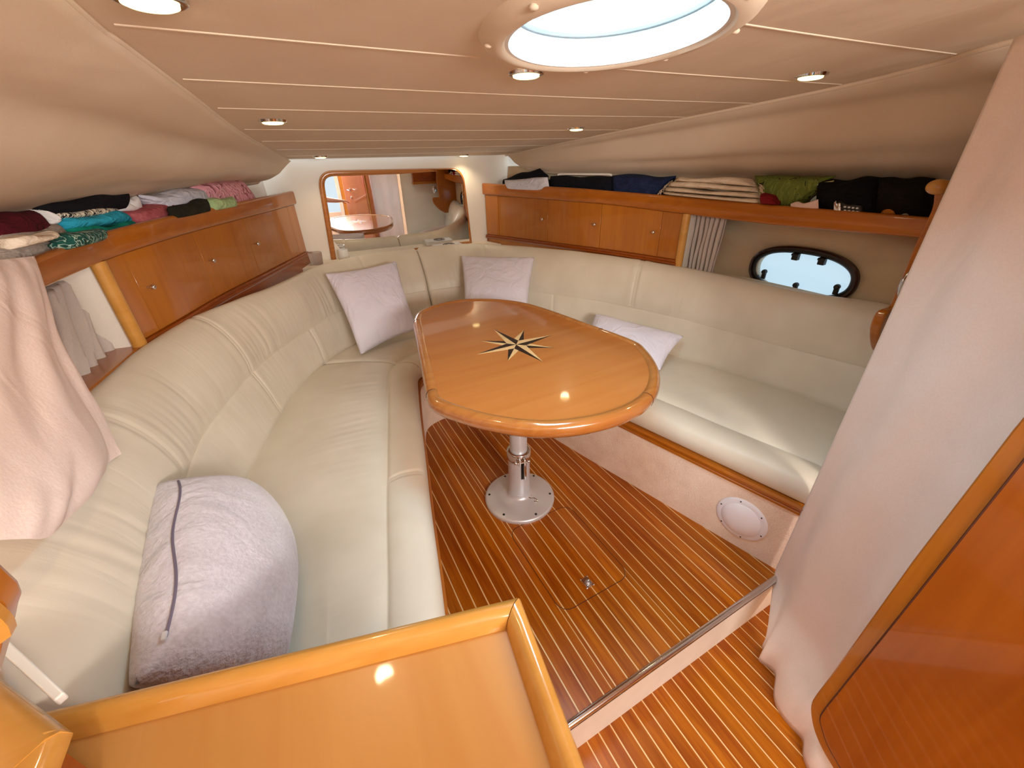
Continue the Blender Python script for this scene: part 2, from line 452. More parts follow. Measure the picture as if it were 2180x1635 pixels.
for k in range(-18, 22):
    x0 = 0.515 + PITCH*k + 0.0022; x1 = 0.515 + PITCH*(k+1) - 0.0022
    if x1 < -0.30 or x0 > 1.45: continue
    cuts = [x0] + [c for c in (HX0-GAP/2, HX0+GAP/2, HX1-GAP/2, HX1+GAP/2) if x0 < c < x1] + [x1]
    for a, b in zip(cuts, cuts[1:]):
        if b-a < 0.0028: continue
        xm = (a+b)/2
        if HX0 < xm < HX1:
            xs = [a + (b-a)*i/6 for i in range(7)]
            o_lo = [hatch_edge(min(max(x, HX0-GAP/2), HX1+GAP/2), GAP/2) for x in xs]
            i_lo = [hatch_edge(min(max(x, HX0), HX1), 0) for x in xs]
            plank_piece([(a, 0.388), (b, 0.388)] + [(x, q[0]) for x, q in zip(xs[::-1], o_lo[::-1])], floor)
            plank_piece([(a, 2.2), (b, 2.2)] + [(x, q[1]) for x, q in zip(xs[::-1], o_lo[::-1])], floor)
            plank_piece([(x, q[0]+GAP/2) for x, q in zip(xs, i_lo)] + [(x, q[1]-GAP/2) for x, q in zip(xs[::-1], i_lo[::-1])], hatch)
        else:
            plank_piece([(a, 0.388), (b, 0.388), (b, 2.2), (a, 2.2)], floor)
# dark outline joint round the hatch
secs = []
path = []
for cx, cy, a0 in ((HX1-HR, HY1-HR, 0), (HX0+HR, HY1-HR, 90), (HX0+HR, HY0+HR, 180), (HX1-HR, HY0+HR, 270)):
    for i in range(7):
        a = math.radians(a0+15*i); path.append((cx+HR*cos(a), cy+HR*sin(a), -0.0004))
mb = MB(); mb.tube(path, 0.0013, 6, loop=True); obj('joint', mb, M['dark_seam'], hatch)
# ring latch
lx, ly = (0.6435,0.705,0)[:2]
mb = MB(); mb.box((lx, ly, 0.0015), (0.030, 0.040, 0.003), 0.12)
lat = obj('latch_plate', mb, M['chrome'], hatch, bevel=0.0012)
mb = MB(); mb.tube([(lx+0.011*cos(a), ly-0.006+0.011*sin(a), 0.0045) for a in [2*pi*i/18 for i in range(18)]], 0.002, 8, loop=True); obj('lift_ring', mb, M['chrome'], lat)
mb = MB(); mb.ball((lx, ly-0.006, 0.003), 0.0075, 8, (1, 1, 0.6)); obj('latch_button', mb, M['alloy'], lat)
for sx, sy in ((-1, -1), (1, -1), (-1, 1), (1, 1)):
    mb = MB(); mb.ball((lx+sx*0.015, ly+sy*0.019, 0.002), 0.003, 5, (1, 1, .6)); obj('screw', mb, M['chrome'], lat)

# --- lower sole by the companionway, the riser and its steel nosing
ZL = -0.182
mb = MB(); mb.prism([(-0.35, -1.32), (1.75, -1.32), (1.75, 0.384), (-0.35, 0.384)], ZL-0.05, ZL-0.0012)
low = struct(obj('floor', mb, M['inlay_strip']))
for k in range(-16, 28):
    x0 = 0.456 + PITCH*k + 0.0022; x1 = 0.456 + PITCH*(k+1) - 0.0022
    if x0 > 0.0 and x1 < 1.7: plank_piece([(x0, -1.3), (x1, -1.3), (x1, 0.384), (x0, 0.384)], low, ZL-0.0012, ZL)
mb = MB(); mb.box((0.60, 0.386, (ZL-0.014)/2), (1.9, 0.006, -ZL-0.014))
riser = struct(obj('trim_1', mb, M['riser'], bevel=0.001), 'cream riser of the step between the two soles')
prof = [(0.011, -0.0), (0.009, 0.003), (0.002, 0.0042), (-0.004, 0.0025), (-0.0075, -0.002), (-0.0075, -0.008), (-0.004, -0.009), (-0.002, -0.003), (0.0, -0.0005)]
mb = MB(); mb.loft([[(x, 0.388+a, z) for a, z in prof] for x in (-0.35, 0.2, 0.8, 1.30)])
struct(obj('trim_2', mb, M['chrome'], angle=50), 'polished steel nosing along the step edge')
mb = MB(); mb.box((0.6, 0.3835, -0.0115), (1.9, 0.006, 0.005)); struct(obj('trim_3', mb, M['black']), 'thin dark line below the steel nosing')  # narrow black strip directly under the nosing

# --- forward bulkhead
mb = MB(); mb.box((0.75, 3.11, 0.70), (2.9, 0.05, 1.45)); struct(obj('wall_front', mb, M['wall_cream']))
mb = MB(); mb.box((0.70, 2.99, 0.765), (1.5, 0.19, 0.03)); struct(obj('trim_4', mb, M['wall_cream'], bevel=0.004), 'cream ledge behind the backrest')

# --- hull sides behind the shelves
PSW = cr([(p[0], p[1], 0) for p in [(-0.76,0.85),(-0.66,1.45),(-0.58,1.78),(-0.44,2.18),(-0.3,2.5),(-0.03,3.05)]], 40)
SSW = cr([(p[0], p[1], 0) for p in [(2,0.55),(1.98,1.1),(1.9,1.55),(1.78,1.93),(1.66,2.26),(1.52,3.05)]], 40)
mb = MB(); mb.loft([[(p.x, p.y, 0.35), (p.x-0.02, p.y, 1.30), (p.x-0.06, p.y, 1.30), (p.x-0.04, p.y, 0.35)] for p in [Vector((-0.82, -1.3, 0)), Vector((-0.8, 0.2, 0))] + PSW])
struct(obj('wall_left', mb, M['wall_cream']))
# starboard hull side with the port light opening
def poly_with_hole(outer, hole, grid=0.0):
    pts = [Vector(p) for p in outer] + [Vector(p) for p in hole]; n = len(outer); m = len(hole)
    edges = [(i, (i+1) % n) for i in range(n)] + [(n+i, n+(i+1) % m) for i in range(m)]
    v, e, f, *_ = delaunay_2d_cdt(pts, edges, [], 1, 1e-6)
    def inside(c, poly):
        r = False
        for i in range(len(poly)):
            a, b = poly[i], poly[i-1]
            if (a[1] > c[1]) != (b[1] > c[1]) and c[0] < (b[0]-a[0])*(c[1]-a[1])/(b[1]-a[1])+a[0]: r = not r
        return r
    ff = []
    for t in f:
        c = (sum(v[i].x for i in t)/3, sum(v[i].y for i in t)/3)
        if not inside(c, hole): ff.append(tuple(t))
    return [(p.x, p.y) for p in v], ff
XW = 2.0
PL, PT, PR, PB = [(2,1.2415,0.8586),(2,1.0683,0.9534),(2,0.7735,0.8691),(2,0.8756,0.7987)]
pc = (Vector(PL)+Vector(PR))/2; pa = (Vector(PL)-Vector(PR)).length/2; pb = (Vector(PT)-Vector(PB)).length/2*0.93
ph_y, ph_z, ph_tilt = pc.y, pc.z, math.atan2(PL[2]-PR[2], PL[1]-PR[1])
def oval(a, b, n=56, x=XW):
    out = []
    for k in range(n):
        t = 2*pi*k/n; c, s = cos(t), sin(t)
        y = a*math.copysign(abs(c)**0.86, c); z = b*math.copysign(abs(s)**0.86, s)
        out.append((ph_y + y*cos(ph_tilt) - z*sin(ph_tilt), ph_z + y*sin(ph_tilt) + z*cos(ph_tilt)))
    return out
v2, f2 = poly_with_hole([(0.42, 0.35), (1.80, 0.35), (1.80, 1.095), (0.42, 1.095)], oval(pa*0.86, pb*0.80))
mb = MB(); mb.add([(XW, a, b) for a, b in v2], f2)
struct(obj('wall_right', mb, M['hull_liner'], solid=0.03))
mb = MB(); mb.loft([[(p.x+0.04, p.y, 1.08), (p.x+0.07, p.y, 1.30), (p.x+0.10, p.y, 1.30), (p.x+0.08, p.y, 1.08)] for p in [Vector((2.0, -1.3, 0)), Vector((2.0, 0.2, 0))] + SSW])
struct(obj('wall_right', mb, M['hull_liner']))
mb = MB(); mb.loft([[(p.x+0.04, p.y, 0.35), (p.x+0.04, p.y, 1.08), (p.x+0.08, p.y, 1.08), (p.x+0.08, p.y, 0.35)] for p in SSW if p.y > 1.7])
struct(obj('wall_right', mb, M['hull_liner']))
# aft part of the starboard side and the aft bulkhead with the companionway opening
mb = MB(); mb.box((2.03, -0.45, 0.55), (0.03, 1.7, 1.9)); struct(obj('wall_right', mb, M['wall_cream']))
mb = MB(); mb.box((1.68, 0.365, 0.65), (0.72, 0.03, 1.70)); struct(obj('wall_back', mb, M['wall_cream']))
mb = MB(); mb.box((-0.40, -1.33, 0.65), (0.85, 0.05, 1.72)); mb.box((1.55, -1.33, 0.65), (1.05, 0.05, 1.72)); mb.box((0.55, -1.33, 0.18), (1.1, 0.05, 0.78))
struct(obj('wall_back', mb, M['wall_cream']))

# --- headliner: sloping flat ceiling with a round hatch opening
def cz(y): return 1.575 - 0.065*y
SP = [(-0.1764,0.6557,1.5324),(-0.1615,0.7425,1.5267),(-0.1538,0.8169,1.5219),(-0.1432,0.9379,1.514),(-0.1112,1.2566,1.4933),(-0.0453,1.9113,1.4508),(0.1329,3.1198,1.3722)]     # port piping
SS_ = [(1.478,0.4811,1.5437),(1.5555,0.6225,1.5345),(1.6163,0.8597,1.5191),(1.6193,1.1638,1.4994),(1.5973,1.5951,1.4713),(1.579,2.3086,1.4249),(1.5949,3.2089,1.3664)]  # starboard piping
SP = [(-0.175, -1.33, cz(-1.33)), (-0.172, -0.55, cz(-0.55)), (-0.165, 0.2, cz(0.2))] + SP[2:]
SS_ = [(1.40, -1.33, cz(-1.33)), (1.42, 0.0, cz(0.0))] + SS_
SPd = cr(SP, 60); SSd = cr(SS_, 60)
SPd = [p for p in SPd if p.y < 3.08]; SSd = [p for p in SSd if p.y < 3.10]
HC = Vector((0.553, 0.676)); HRAD = 0.176
circ = [(HC.x+HRAD*cos(2*pi*k/64), HC.y+HRAD*sin(2*pi*k/64)) for k in range(64)]
v2, f2 = poly_with_hole([(p.x, p.y) for p in SPd] + [(p.x, p.y) for p in SSd[::-1]], circ)
mb = MB(); mb.add([(a, b, cz(b)) for a, b in v2] + [(a, b, cz(b)+0.02) for a, b in v2], f2 + [tuple(i+len(v2) for i in t[::-1]) for t in f2])
ceiling = struct(obj('ceiling', mb, M['vinyl']))
# transverse welts of the headliner
def edge_x(P, y):
    for a, b in zip(P, P[1:]):
        if min(a.y, b.y) <= y <= max(a.y, b.y): return a.x + (b.x-a.x)*(y-a.y)/max(1e-6, b.y-a.y)
    return P[-1].x
for y0 in (-0.95, -0.65, -0.35, -0.05, 0.27, 0.575, 0.86, 1.145, 1.435, 1.80, 2.12, 2.45, 2.78):
    xa, xb = edge_x(SPd, y0)+0.02, edge_x(SSd, y0)-0.02
    segs = [(xa, xb)]
    if abs(y0-HC.y) < 0.2:
        w = sqrt(0.215**2-(y0-HC.y)**2); segs = [(xa, HC.x-w), (HC.x+w, xb)]
    for a, b in segs:
        pth = [(a+(b-a)*i/16, y0+0.02*sin(pi*((a+(b-a)*i/16)-xa)/(xb-xa)), cz(y0+0.02*sin(pi*((a+(b-a)*i/16)-xa)/(xb-xa)))+0.0005) for i in range(17)]
        mb = MB(); mb.tube(pth, 0.0022, 8); obj('welt', mb, M['vinyl'], ceiling)
# piping where the ceiling meets the side linings
for P, r_ in ((SPd, .0045), (SSd, .008)):
    mb = MB(); mb.tube([(p.x, p.y, p.z-0.002) for p in P], r_, 10); obj('piping', mb, M['vinyl'], ceiling)
# --- padded side linings from the piping down to the back of the shelves
LP = [(-0.80, -1.33, 1.28), (-0.80, 0.2, 1.285)] + [(-0.6277,1.5834,1.2661),(-0.532,1.9172,1.2627),(-0.3371,2.4152,1.2717),(-0.1757,2.7533,1.2742),(-0.079,2.9503,1.2781)]
LS = [(2.05, -1.33, 1.27), (2.05, 0.0, 1.27)] + [(1.9972,0.6281,1.2622),(1.9854,0.9526,1.2526),(1.9021,1.5382,1.2432),(1.7363,2.0503,1.2524),(1.6229,2.4694,1.2666),(1.5778,2.724,1.2914)]
def lining(name, top, low, sgn, seed):
    n, m = 150, 34
    def by_y(P):
        D = sorted(cr(P, 300), key=lambda p: p.y); out = []
        y0, y1 = max(-1.33, D[0].y), min(3.07, D[-1].y)
        for i in range(n):
            y = -1.33 + (3.07+1.33)*i/(n-1); y = min(max(y, y0), y1)
            k = next((k for k in range(len(D)-1) if D[k+1].y >= y), len(D)-2); u = (y-D[k].y)/max(1e-6, D[k+1].y-D[k].y)
            out.append(D[k].lerp(D[k+1], max(0, min(1, u))))
        return out
    T = by_y(top); L = by_y(low); secs = []
    for i in range(n):
        a, b = T[i], L[i]; sec = []
        for j in range(m):
            v = j/(m-1); p = a.lerp(b, v)
            sag = 0.032*sin(pi*v)*min(1, v*2.2)             # padded, convex into the cabin lower down
            y = a.y; w = max(0.0, min(1.0, (2.9-y)/1.2))
            fold = (0.030*gauss(v-0.27-0.05*sin(y*1.7+seed), 0.11) + 0.014*gauss(v-0.66-0.08*sin(y*1.3+seed), 0.09)*(.5+nz(y*1.1, seed)))*w
            wob = 0.010*nz(y*1.4+seed, v*1.6)*sin(pi*v) + .004*nz(y*5+seed, v*3)*sin(pi*v)
            hem = -0.012*gauss(v-1.0, 0.05)
            p.z += -sag*0.6 + fold*.8 + wob + hem; p.x += sgn*(sag*0.3 - fold*0.45)
            sec.append(p)
        secs.append(sec)
    g = MB(); 
    for sec in secs: g.v += sec
    for i in range(n-1):
        for j in range(m-1):
            k = i*m+j; g.f.append((k, k+1, k+m+1, k+m))
    return struct(obj(name, g, M['vinyl'], angle=80, solid=0.012), 'padded tan vinyl lining sloping from ceiling to shelf')
lining('wall_left', SP, LP, 1, 0.3)
lining('wall_right', SS_, LS, -1, 2.1)

# --- round deck hatch
hz = cz(HC.y)
tilt = Vector((0, 0.065, 1)).normalized()
dh = thing('deck_hatch', 'round deck hatch with white rim and bluish glass in the ceiling', 'hatch', (HC.x, HC.y, hz))
def ring(prof, mat, name, n=72, parent=dh):
    secs = []
    for k in range(n):
        a = 2*pi*k/n; c, s = cos(a), sin(a)
        secs.append([(HC.x+r*c, HC.y+r*s, hz - 0.065*r*s + z) for r, z in prof])
    m = MB(); m.loft(secs, True, False, True); return obj(name, m, mat, parent, angle=45)
ring([(0.176, 0.01), (0.176, -0.010), (0.184, -0.017), (0.198, -0.016), (0.214, -0.008), (0.222, 0.002), (0.22, 0.01)], M['vinyl'], 'trim_ring')
ring([(0.178, -0.012), (0.172, -0.012), (0.168, 0.0), (0.166, 0.030), (0.172, 0.034), (0.178, 0.030)], M['white_gloss'], 'inner_rim')
ring([(0.172, 0.032), (0.160, 0.032), (0.157, 0.036), (0.160, 0.046), (0.172, 0.046)], M['alloy'], 'glass_frame')
secs = [[(HC.x+r*cos(2*pi*k/48), HC.y+r*sin(2*pi*k/48), hz-0.065*r*sin(2*pi*k/48)+z) for k in range(48)] for r, z in ((0.160, 0.036), (0.160, 0.044))]
mb = MB(); mb.loft(secs); obj('glass', mb, M['hatch_glass'], dh)
for k in range(8):
    a = 2*pi*k/8+0.35; mb = MB(); mb.ball((HC.x+0.205*cos(a), HC.y+0.205*sin(a), hz-0.065*0.205*sin(a)-0.013), 0.007, 6, (1, 1, .6)); obj('screw_cap', mb, M['vinyl'], dh)
# --- recessed ceiling lights
spots = [((0.2779,2.8507,1.3897), 'small ceiling downlight by the bulkhead, above the left end of the mirror'),
         ((1.2189,3.0014,1.3799), 'small ceiling downlight by the bulkhead, above the right end of the mirror'),
         ((0.0463,1.625,1.4694), 'ceiling downlight on the port side, midway to the mirror'),
         ((1.2677,1.7564,1.4608), 'ceiling downlight above the starboard settee, midway to the mirror'),
         ((-0.0743,0.7555,1.5259), 'large near downlight cut by the top edge, upper left'),
         ((0.5499,0.9571,1.5128), 'ceiling downlight just forward of the round hatch'),
         ((1.3416,0.8069,1.5226), 'ceiling downlight at right, between the hatch and the starboard lining')]
proto = None
for p, lab in spots:
    p = Vector(p)
    if proto is None:
        proto = thing('downlight', lab, 'light', p, 'recessed ceiling downlights')
        mb = MB(); mb.lathe([(0.026, 0.004), (0.029, -0.004), (0.034, -0.0055), (0.039, -0.004), (0.041, 0.002), (0.03, 0.006)], p); obj('bezel', mb, M['chrome'], proto)
        mb = MB(); mb.lathe([(0.030, 0.0), (0.029, -0.0075), (0.024, -0.0095), (0.014, -0.0105), (0.002, -0.011)], p); obj('lens', mb, M['bulb'], proto)
    else: dup(proto, p, lab)
    d = bpy.data.lights.new('downlight_beam', 'SPOT'); d.energy = 3.0; d.color = (1.0, 0.84, 0.58); d.spot_size = 2.3; d.spot_blend = 0.8; d.shadow_soft_size = 0.025
    o = bpy.data.objects.new('downlight_beam', d); COL.objects.link(o); o.location = p + Vector((0, 0, -0.016))

# ================================================================== SETTEE
# stations run from the port aft end round the bow to the starboard aft end: seat front F, seat/back junction J, crest C
ST = [((.082, .50), (-.298, .50), (-.53, .50, .88)), ((.13, .7), (-.322, .7), (-.53, .7, .88)), ((.19, .97), (-.348, 1.0), (-.525, .98, .88)),
      ((.262, 1.27), (-.343, 1.32), (-.495, 1.30, .875)), ((.31, 1.48), (-.297, 1.493), (-.452, 1.54, .875)), ((.365, 1.70), (-.22, 1.755), (-.37, 1.80, .868)),
      ((.41, 1.86), (-.13, 1.984), (-.25, 2.0, .86)), ((.45, 1.93), (0, 2.2), (-.084, 2.24, .85)), ((.52, 1.965), (.2, 2.39), (.13, 2.59, .842)),
      ((.60, 1.975), (.45, 2.44), (.43, 2.76, .84)), ((.68, 1.975), (.7, 2.46), (.72, 2.78, .84)), ((.78, 1.965), (.98, 2.38), (1.07, 2.72, .84)),
      ((.87, 1.91), (1.22, 2.12), (1.36, 2.37, .84)), ((.935, 1.78), (1.42, 1.8), (1.57, 1.96, .84)), ((.985, 1.57), (1.55, 1.55), (1.69, 1.63, .837)),
      ((1.050, 1.30), (1.64, 1.325), (1.785, 1.34, .828)), ((1.145, .92), (1.74, .945), (1.85, .92, .822)), ((1.235, .56), (1.81, .60), (1.93, .66, .825)), ((1.279, .385), (1.83, .42), (1.935, .42, .83))]
NS = 1100
Fd = cr([(a[0], a[1], 0) for a, b, c in ST], NS); Jd = cr([(b[0], b[1], 0.41) for a, b, c in ST], NS); Cd = cr([c for a, b, c in ST], NS)
SJ = arcs([(Vector(a)+Vector((b.x, b.y, .41)))/2 for a, b in zip(Jd, Cd)])
SF = arcs(Fd)
def stn(f): return int(round(f/18*(NS-1)))
def back_section(i, frac_ends, seams):
    J, C = Jd[i], Cd[i]
    o = Vector((C.x-J.x, C.y-J.y, 0)); d = o.length; o.normalize(); h = C.z-0.41
    P = [(-0.0+.03, -0.10), (0.008, -0.03), (-.004, .02), (.10*d-.012, .12*h), (.20*d-.015, .26*h), (.28*d-.012, .37*h), (.335*d-.0085, .445*h), (.36*d-.0065, .475*h), (.385*d-.0095, .505*h),
         (.44*d-.018, .575*h), (.54*d-.025, .68*h), (.66*d-.029, .78*h), (.80*d-.028, .88*h), (.90*d-.018, .95*h), (1.0*d, h), (d+.025, 1.002*h), (d+.045, .97*h), (d+.06, .90*h), (d+.065, .78*h), (d+.065, .5*h), (d+.065, -.10)]
    Q = cr([(a, b, 0) for a, b in P], 72); s = SJ[i]; out = []
    for k, q in enumerate(Q):
        v = k/71; a, b = q.x, q.y
        front = 1.0 if k < 52 else max(0, 1-(k-52)/6)
        g = 0.0
        g -= .0045*gauss(v-.342, .008)
        for (ss, lo, hi, dbl) in seams:
            if lo < v < hi:
                g -= (0.0038*gauss(s-ss, .005) + (0.0038*gauss(s-ss-.014, .005) if dbl else 0))*min(1, (v-lo)*14, (hi-v)*20)
                g += 0.002*gauss(s-ss-.03, .02) + .002*gauss(s-ss+.02, .02)
        # puckers gathered towards the mid seam, strongest in the port curve
        pk = max(0, nz(s*2.6, 4.2)+.35)*gauss(v-.47, .15)
        g += 0.013*pk*(abs(nz(s*30+2*v, v*2.0, 1.3))-.2) + 0.003*nz(s*6, v*4)
        en = min(frac_ends)                       # rounded-over cushion ends
        rr = .022
        if en < rr: g -= (rr - sqrt(max(0, rr*rr-(rr-en)**2)))*.9
        a2 = a - g*front*0.75; b2 = b + g*front*0.6*(1 if k > 14 else 0)
        if k > 45: b2 = b + g*0.9; a2 = a
        out.append(Vector((J.x, J.y, 0.41)) + o*a2 + Vector((0, 0, b2)))
    return out
def backrest(i0, i1, seams, label):
    secs = []; uv = []
    ii = list(range(i0, i1+1)); s0, s1 = SJ[i0]+.003, SJ[i1]-.003
    for i in ii:
        e = (max(0, SJ[i]-s0), max(0, s1-SJ[i])); sec = back_section(i, e, seams); secs.append(sec)
        L = arcs(sec); uv += [(SJ[i], q) for q in L]
    m = MB(); m.loft(secs)
    o = obj('back_cushion', m, M['leather'], angle=60, uv=uv)
    return tag(o, label, 'cushion', 'settee backrest cushions')
def s_of(px_j): return SJ[stn(px_j)]
BREAK = 10.06
def sproj(q):
    P = [(a.x+b.x)/2 for a, b in zip(Jd, Cd)]
    best = min(range(NS), key=lambda i: ((Jd[i].x+Cd[i].x)/2-q[0])**2+((Jd[i].y+Cd[i].y)/2-q[1])**2); return SJ[best]
p_seams = [(sproj((-0.419,1.1359,0.66)), .345, 2, True), (SJ[stn(5.0)], .08, 2, True), (SJ[stn(7.0)], .06, .345, False), (sproj((0.3363,2.7201,0.66)), .345, 2, False)]
s_seams = [(sproj((1.6375,1.6347,0.64)), .345, 2, True), (sproj((1.4363,2.1143,0.64)), .06, .345, False), (sproj((1.8712,1.0899,0.62)), .06, .345, False), (sproj((1.1639,2.5354,0.64)), .345, 2, False)]
backrest(0, stn(BREAK), p_seams, 'cream leather backrest cushion curving along the port side, under the left lockers')
backrest(stn(BREAK)+1, NS-1, s_seams, 'cream leather backrest cushion along the starboard side, below the right shelf and oval window')

def seat_section(i, en):
    F, J = Fd[i], Jd[i]; t = Vector((J.x-F.x, J.y-F.y, 0)); w = t.length+.03; t.normalize()
    P = [(.016, .325), (.008, .335), (.001, .36), (.003, .385), (.018, .410), (.045, .423), (.085, .427), (.122, .420), (.136, .410), (.148, .418), (.18, .429), (.26, .436), (.40*w+.08, .437), (.62*w, .434), (.80*w, .428), (.92*w, .420), (w, .405), (w, .33)]
    Q = cr([(a, b, 0) for a, b in P], 60); s = SF[i]; out = []
    for k, q in enumerate(Q):
        a, b = q.x, q.y; v = k/59
        g = 0.0035*nz(s*5, a*6) + 0.0022*max(0, nz(s*2.2, 9.1)+.25)*nz(s*3, a*26)
        g += .0026*max(0, nz(s*1.9, 5.5)+.4)*nz(s*34, a*5)*gauss(a-.24, .09)
        for bs in bolster_seams:
            if a < .13: g -= (.0038*gauss(s-bs, .005)+.0038*gauss(s-bs-.013, .005))
        rr = .020; e = min(en)
        if e < rr: g -= (rr-sqrt(max(0, rr*rr-(rr-e)**2)))*.9
        b2 = b + g*(1 if b > .40 else (0.3 if b > .345 else 0)); out.append(Vector((F.x, F.y, 0)) + t*a + Vector((0, 0, b2)))
    return out
def fproj(q): return SF[min(range(NS), key=lambda i: (Fd[i].x-q[0])**2+(Fd[i].y-q[1])**2)]
bolster_seams = [fproj((0.226,1.092,0.42))]
def seat(f0, f1, label):
    i0, i1 = stn(f0), stn(f1); secs = []; uv = []
    for i in range(i0, i1+1):
        # width along the settee measured half way across the seat
        e = (( (Fd[i]+Jd[i])/2-(Fd[i0]+Jd[i0])/2 ).length, ((Fd[i]+Jd[i])/2-(Fd[i1]+Jd[i1])/2).length)
        sec = seat_section(i, e); secs.append(sec)
        # turn the cross-section over so that u runs along the settee
        uv += [(SF[i]*.6, q) for q in arcs(sec)]
    m = MB(); m.loft(secs)
    return tag(obj('seat_cushion', m, M['leather'], angle=60, uv=uv), label, 'cushion', 'settee seat cushions')
seat(0, 6.98, 'long cream leather seat cushion on the port side, with a grey plush pillow on it')
seat(7.02, 11.98, 'cream leather seat cushion in the bow corner under the mirror')
seat(12.02, 18, 'long cream leather seat cushion on the starboard side, right of the table')

# --- settee base: carpeted fronts with a varnished capping
sb = thing('settee', 'pink-beige carpeted settee bench with varnished capping under the U-shaped seats', 'settee', (0.68, 1.0, 0))
Fb = [Vector((p.x, p.y, 0)) for p in Fd[::8]]
def inward(P, i, off):
    t = (P[min(i+1, len(P)-1)]-P[max(i-1, 0)]).normalized(); return P[i] + Vector((-t.y, t.x, 0))*off   # away from the well
def ribbon(i0, i1, o0, o1, z0, z1, r=.004):
    secs = []
    for i in range(i0, i1+1):
        a = inward(Fb, i, o0); b = inward(Fb, i, o1)
        secs.append([(a.x, a.y, z0), (b.x, b.y, z0), (b.x, b.y, z1), (a.x, a.y, z1-0)])
    m = MB(); m.loft(secs); return m
q1, q2 = stn(7.4)//8, stn(12.3)//8; NB = len(Fb)-1
for a, b in ((0, q1), (q1, q2), (q2, NB)):
    obj('front_panel', ribbon(a, b, .008, .035, 0.0, 0.280), M['carpet'], sb)
def capping(i0, i1):
    secs = []
    for i in range(i0, i1+1):
        sec = []
        for off, z in ((.06, .278), (.008, .278), (-.001, .284), (-.001, .292), (.004, .297), (-.003, .302), (-.006, .314), (0, .322), (.06, .324)):
            p = inward(Fb, i, off); sec.append((p.x, p.y, z))
        secs.append(sec)
    m = MB(); m.loft(secs); return m
for a, b in ((0, q1), (q1, q2), (q2, NB)): obj('wooden_capping', capping(a, b), M['cherry_long'], sb)
# bearers under the cushions
mb = MB()
for i0, i1 in ((0, q1), (q1, q2), (q2, NB)):
    secs = []
    for i in range(i0, i1+1):
        a = inward(Fb, i, .045); j = Jd[min(NS-1, i*8)]; b = Vector((j.x, j.y, 0))
        secs.append([(a.x, a.y, .30), (b.x, b.y, .30), (b.x, b.y, .322), (a.x, a.y, .322)])
    mb.loft(secs)
obj('bearer', mb, M['cherry_long'], sb)

# courtesy light on the starboard front
lc, lL, lR, lT, lB = [(1.2395,0.5606,0.1405),(1.2176,0.6481,0.1076),(1.2602,0.4774,0.1685),(1.2293,0.6011,0.2306),(1.2528,0.5069,0.0725)]
lc = Vector(lc); nrm = Vector((-0.970, -0.242, 0)); lc = lc + nrm*0.0
off = Vector((Fd[-1].x, Fd[-1].y, 0)); 
# put the lamp flush on the carpet surface
fs_ = sorted(range(len(Fb)), key=lambda i: abs(Fb[i].y-lc.y) + (9 if Fb[i].x < .8 else 0))[0]
sp = inward(Fb, fs_, .008); lc.x = sp.x + (lc.y-sp.y)*(-.2493)
cl = thing('courtesy_light', 'round frosted white courtesy lamp low on the carpeted settee front', 'lamp', lc)
mb = MB(); mb.lathe([(.090, -.002), (.090, .003), (.086, .006), (.070, .007), (.06, .006)], lc, nrm, 40); obj('flange', mb, M['lamp_dome'], cl)
mb = MB(); mb.lathe([(.070, .004), (.069, .010), (.056, .017), (.037, .022), (.015, .024), (.002, .0245)], lc, nrm, 40); obj('dome', mb, M['lamp_dome'], cl)
tv = Vector((0, 0, 1)); th = nrm.cross(tv)
for k in range(6):
    a = 2*pi*k/6+.3; q = lc + nrm*.007 + (tv*sin(a)+th*cos(a))*.081
    mb = MB(); mb.ball(q, .0028, 5); obj('screw', mb, M['black'], cl)

# ================================================================== TABLE
TZ = 0.75
out_px = [(0.2459,1.0417,0.745),(0.2715,1.1581,0.745),(0.3041,1.3033,0.745),(0.366,1.5832,0.745),(0.3879,1.6736,0.745),(0.4378,1.7715,0.745),(0.5354,1.8286,0.745),(0.6233,1.8404,0.745),(0.7162,1.8248,0.745),(0.8309,1.7414,0.745),(0.9064,1.6402,0.745),(0.9533,1.5041,0.745),(0.999,1.2497,0.745),(1.036,1.0147,0.745),(1.0141,0.9255,0.745),(0.9684,0.8361,0.745),(0.9064,0.7594,0.745),(0.8274,0.6969,0.745),(0.7447,0.6636,0.745),(0.6378,0.6547,0.745),(0.5202,0.6792,0.745),(0.4239,0.7282,0.745),(0.3329,0.8178,0.745),(0.2807,0.8951,0.745),(0.2492,0.9523,0.745),(0.2379,0.994,0.745)]
PEDX, PEDY = 0.634, 1.193
tb = thing('saloon_table', 'varnished saloon table with a compass star inlay on a single metal pedestal', 'table', (PEDX, PEDY, 0.0))
O = [Vector((p[0], p[1], 0)) for p in out_px]
def closed_cr(P, per):
    out = []; m = len(P)
    for i in range(m):
        p0, p1, p2, p3 = P[i-1], P[i], P[(i+1) % m], P[(i+2) % m]
        for k in range(per):
            u = k/per; out.append(0.5*((2*p1)+(p2-p0)*u+(2*p0-5*p1+4*p2-p3)*u*u+(3*p1-p0-3*p2+p3)*u**3))
    return out
OC = closed_cr(O, 6)
for _ in range(2): OC = [(OC[i-1]+OC[i]*2+OC[(i+1) % len(OC)])/4 for i in range(len(OC))]
cen = sum(OC, Vector((0, 0, 0)))/len(OC)
NO = len(OC)
area = sum(OC[i].x*OC[(i+1) % NO].y-OC[(i+1) % NO].x*OC[i].y for i in range(NO))
sg = 1 if area > 0 else -1
NRM = [Vector(((OC[(i+1) % NO]-OC[i-1]).y, -(OC[(i+1) % NO]-OC[i-1]).x, 0)).normalized()*sg for i in range(NO)]   # outward
RW = 0.034
mb = MB(); mb.prism([((p-n*RW*1.0).x, (p-n*RW*1.0).y) for p, n in zip(OC, NRM)], TZ-0.036, TZ)
obj('tabletop', mb, M['table_veneer'], tb, angle=30)
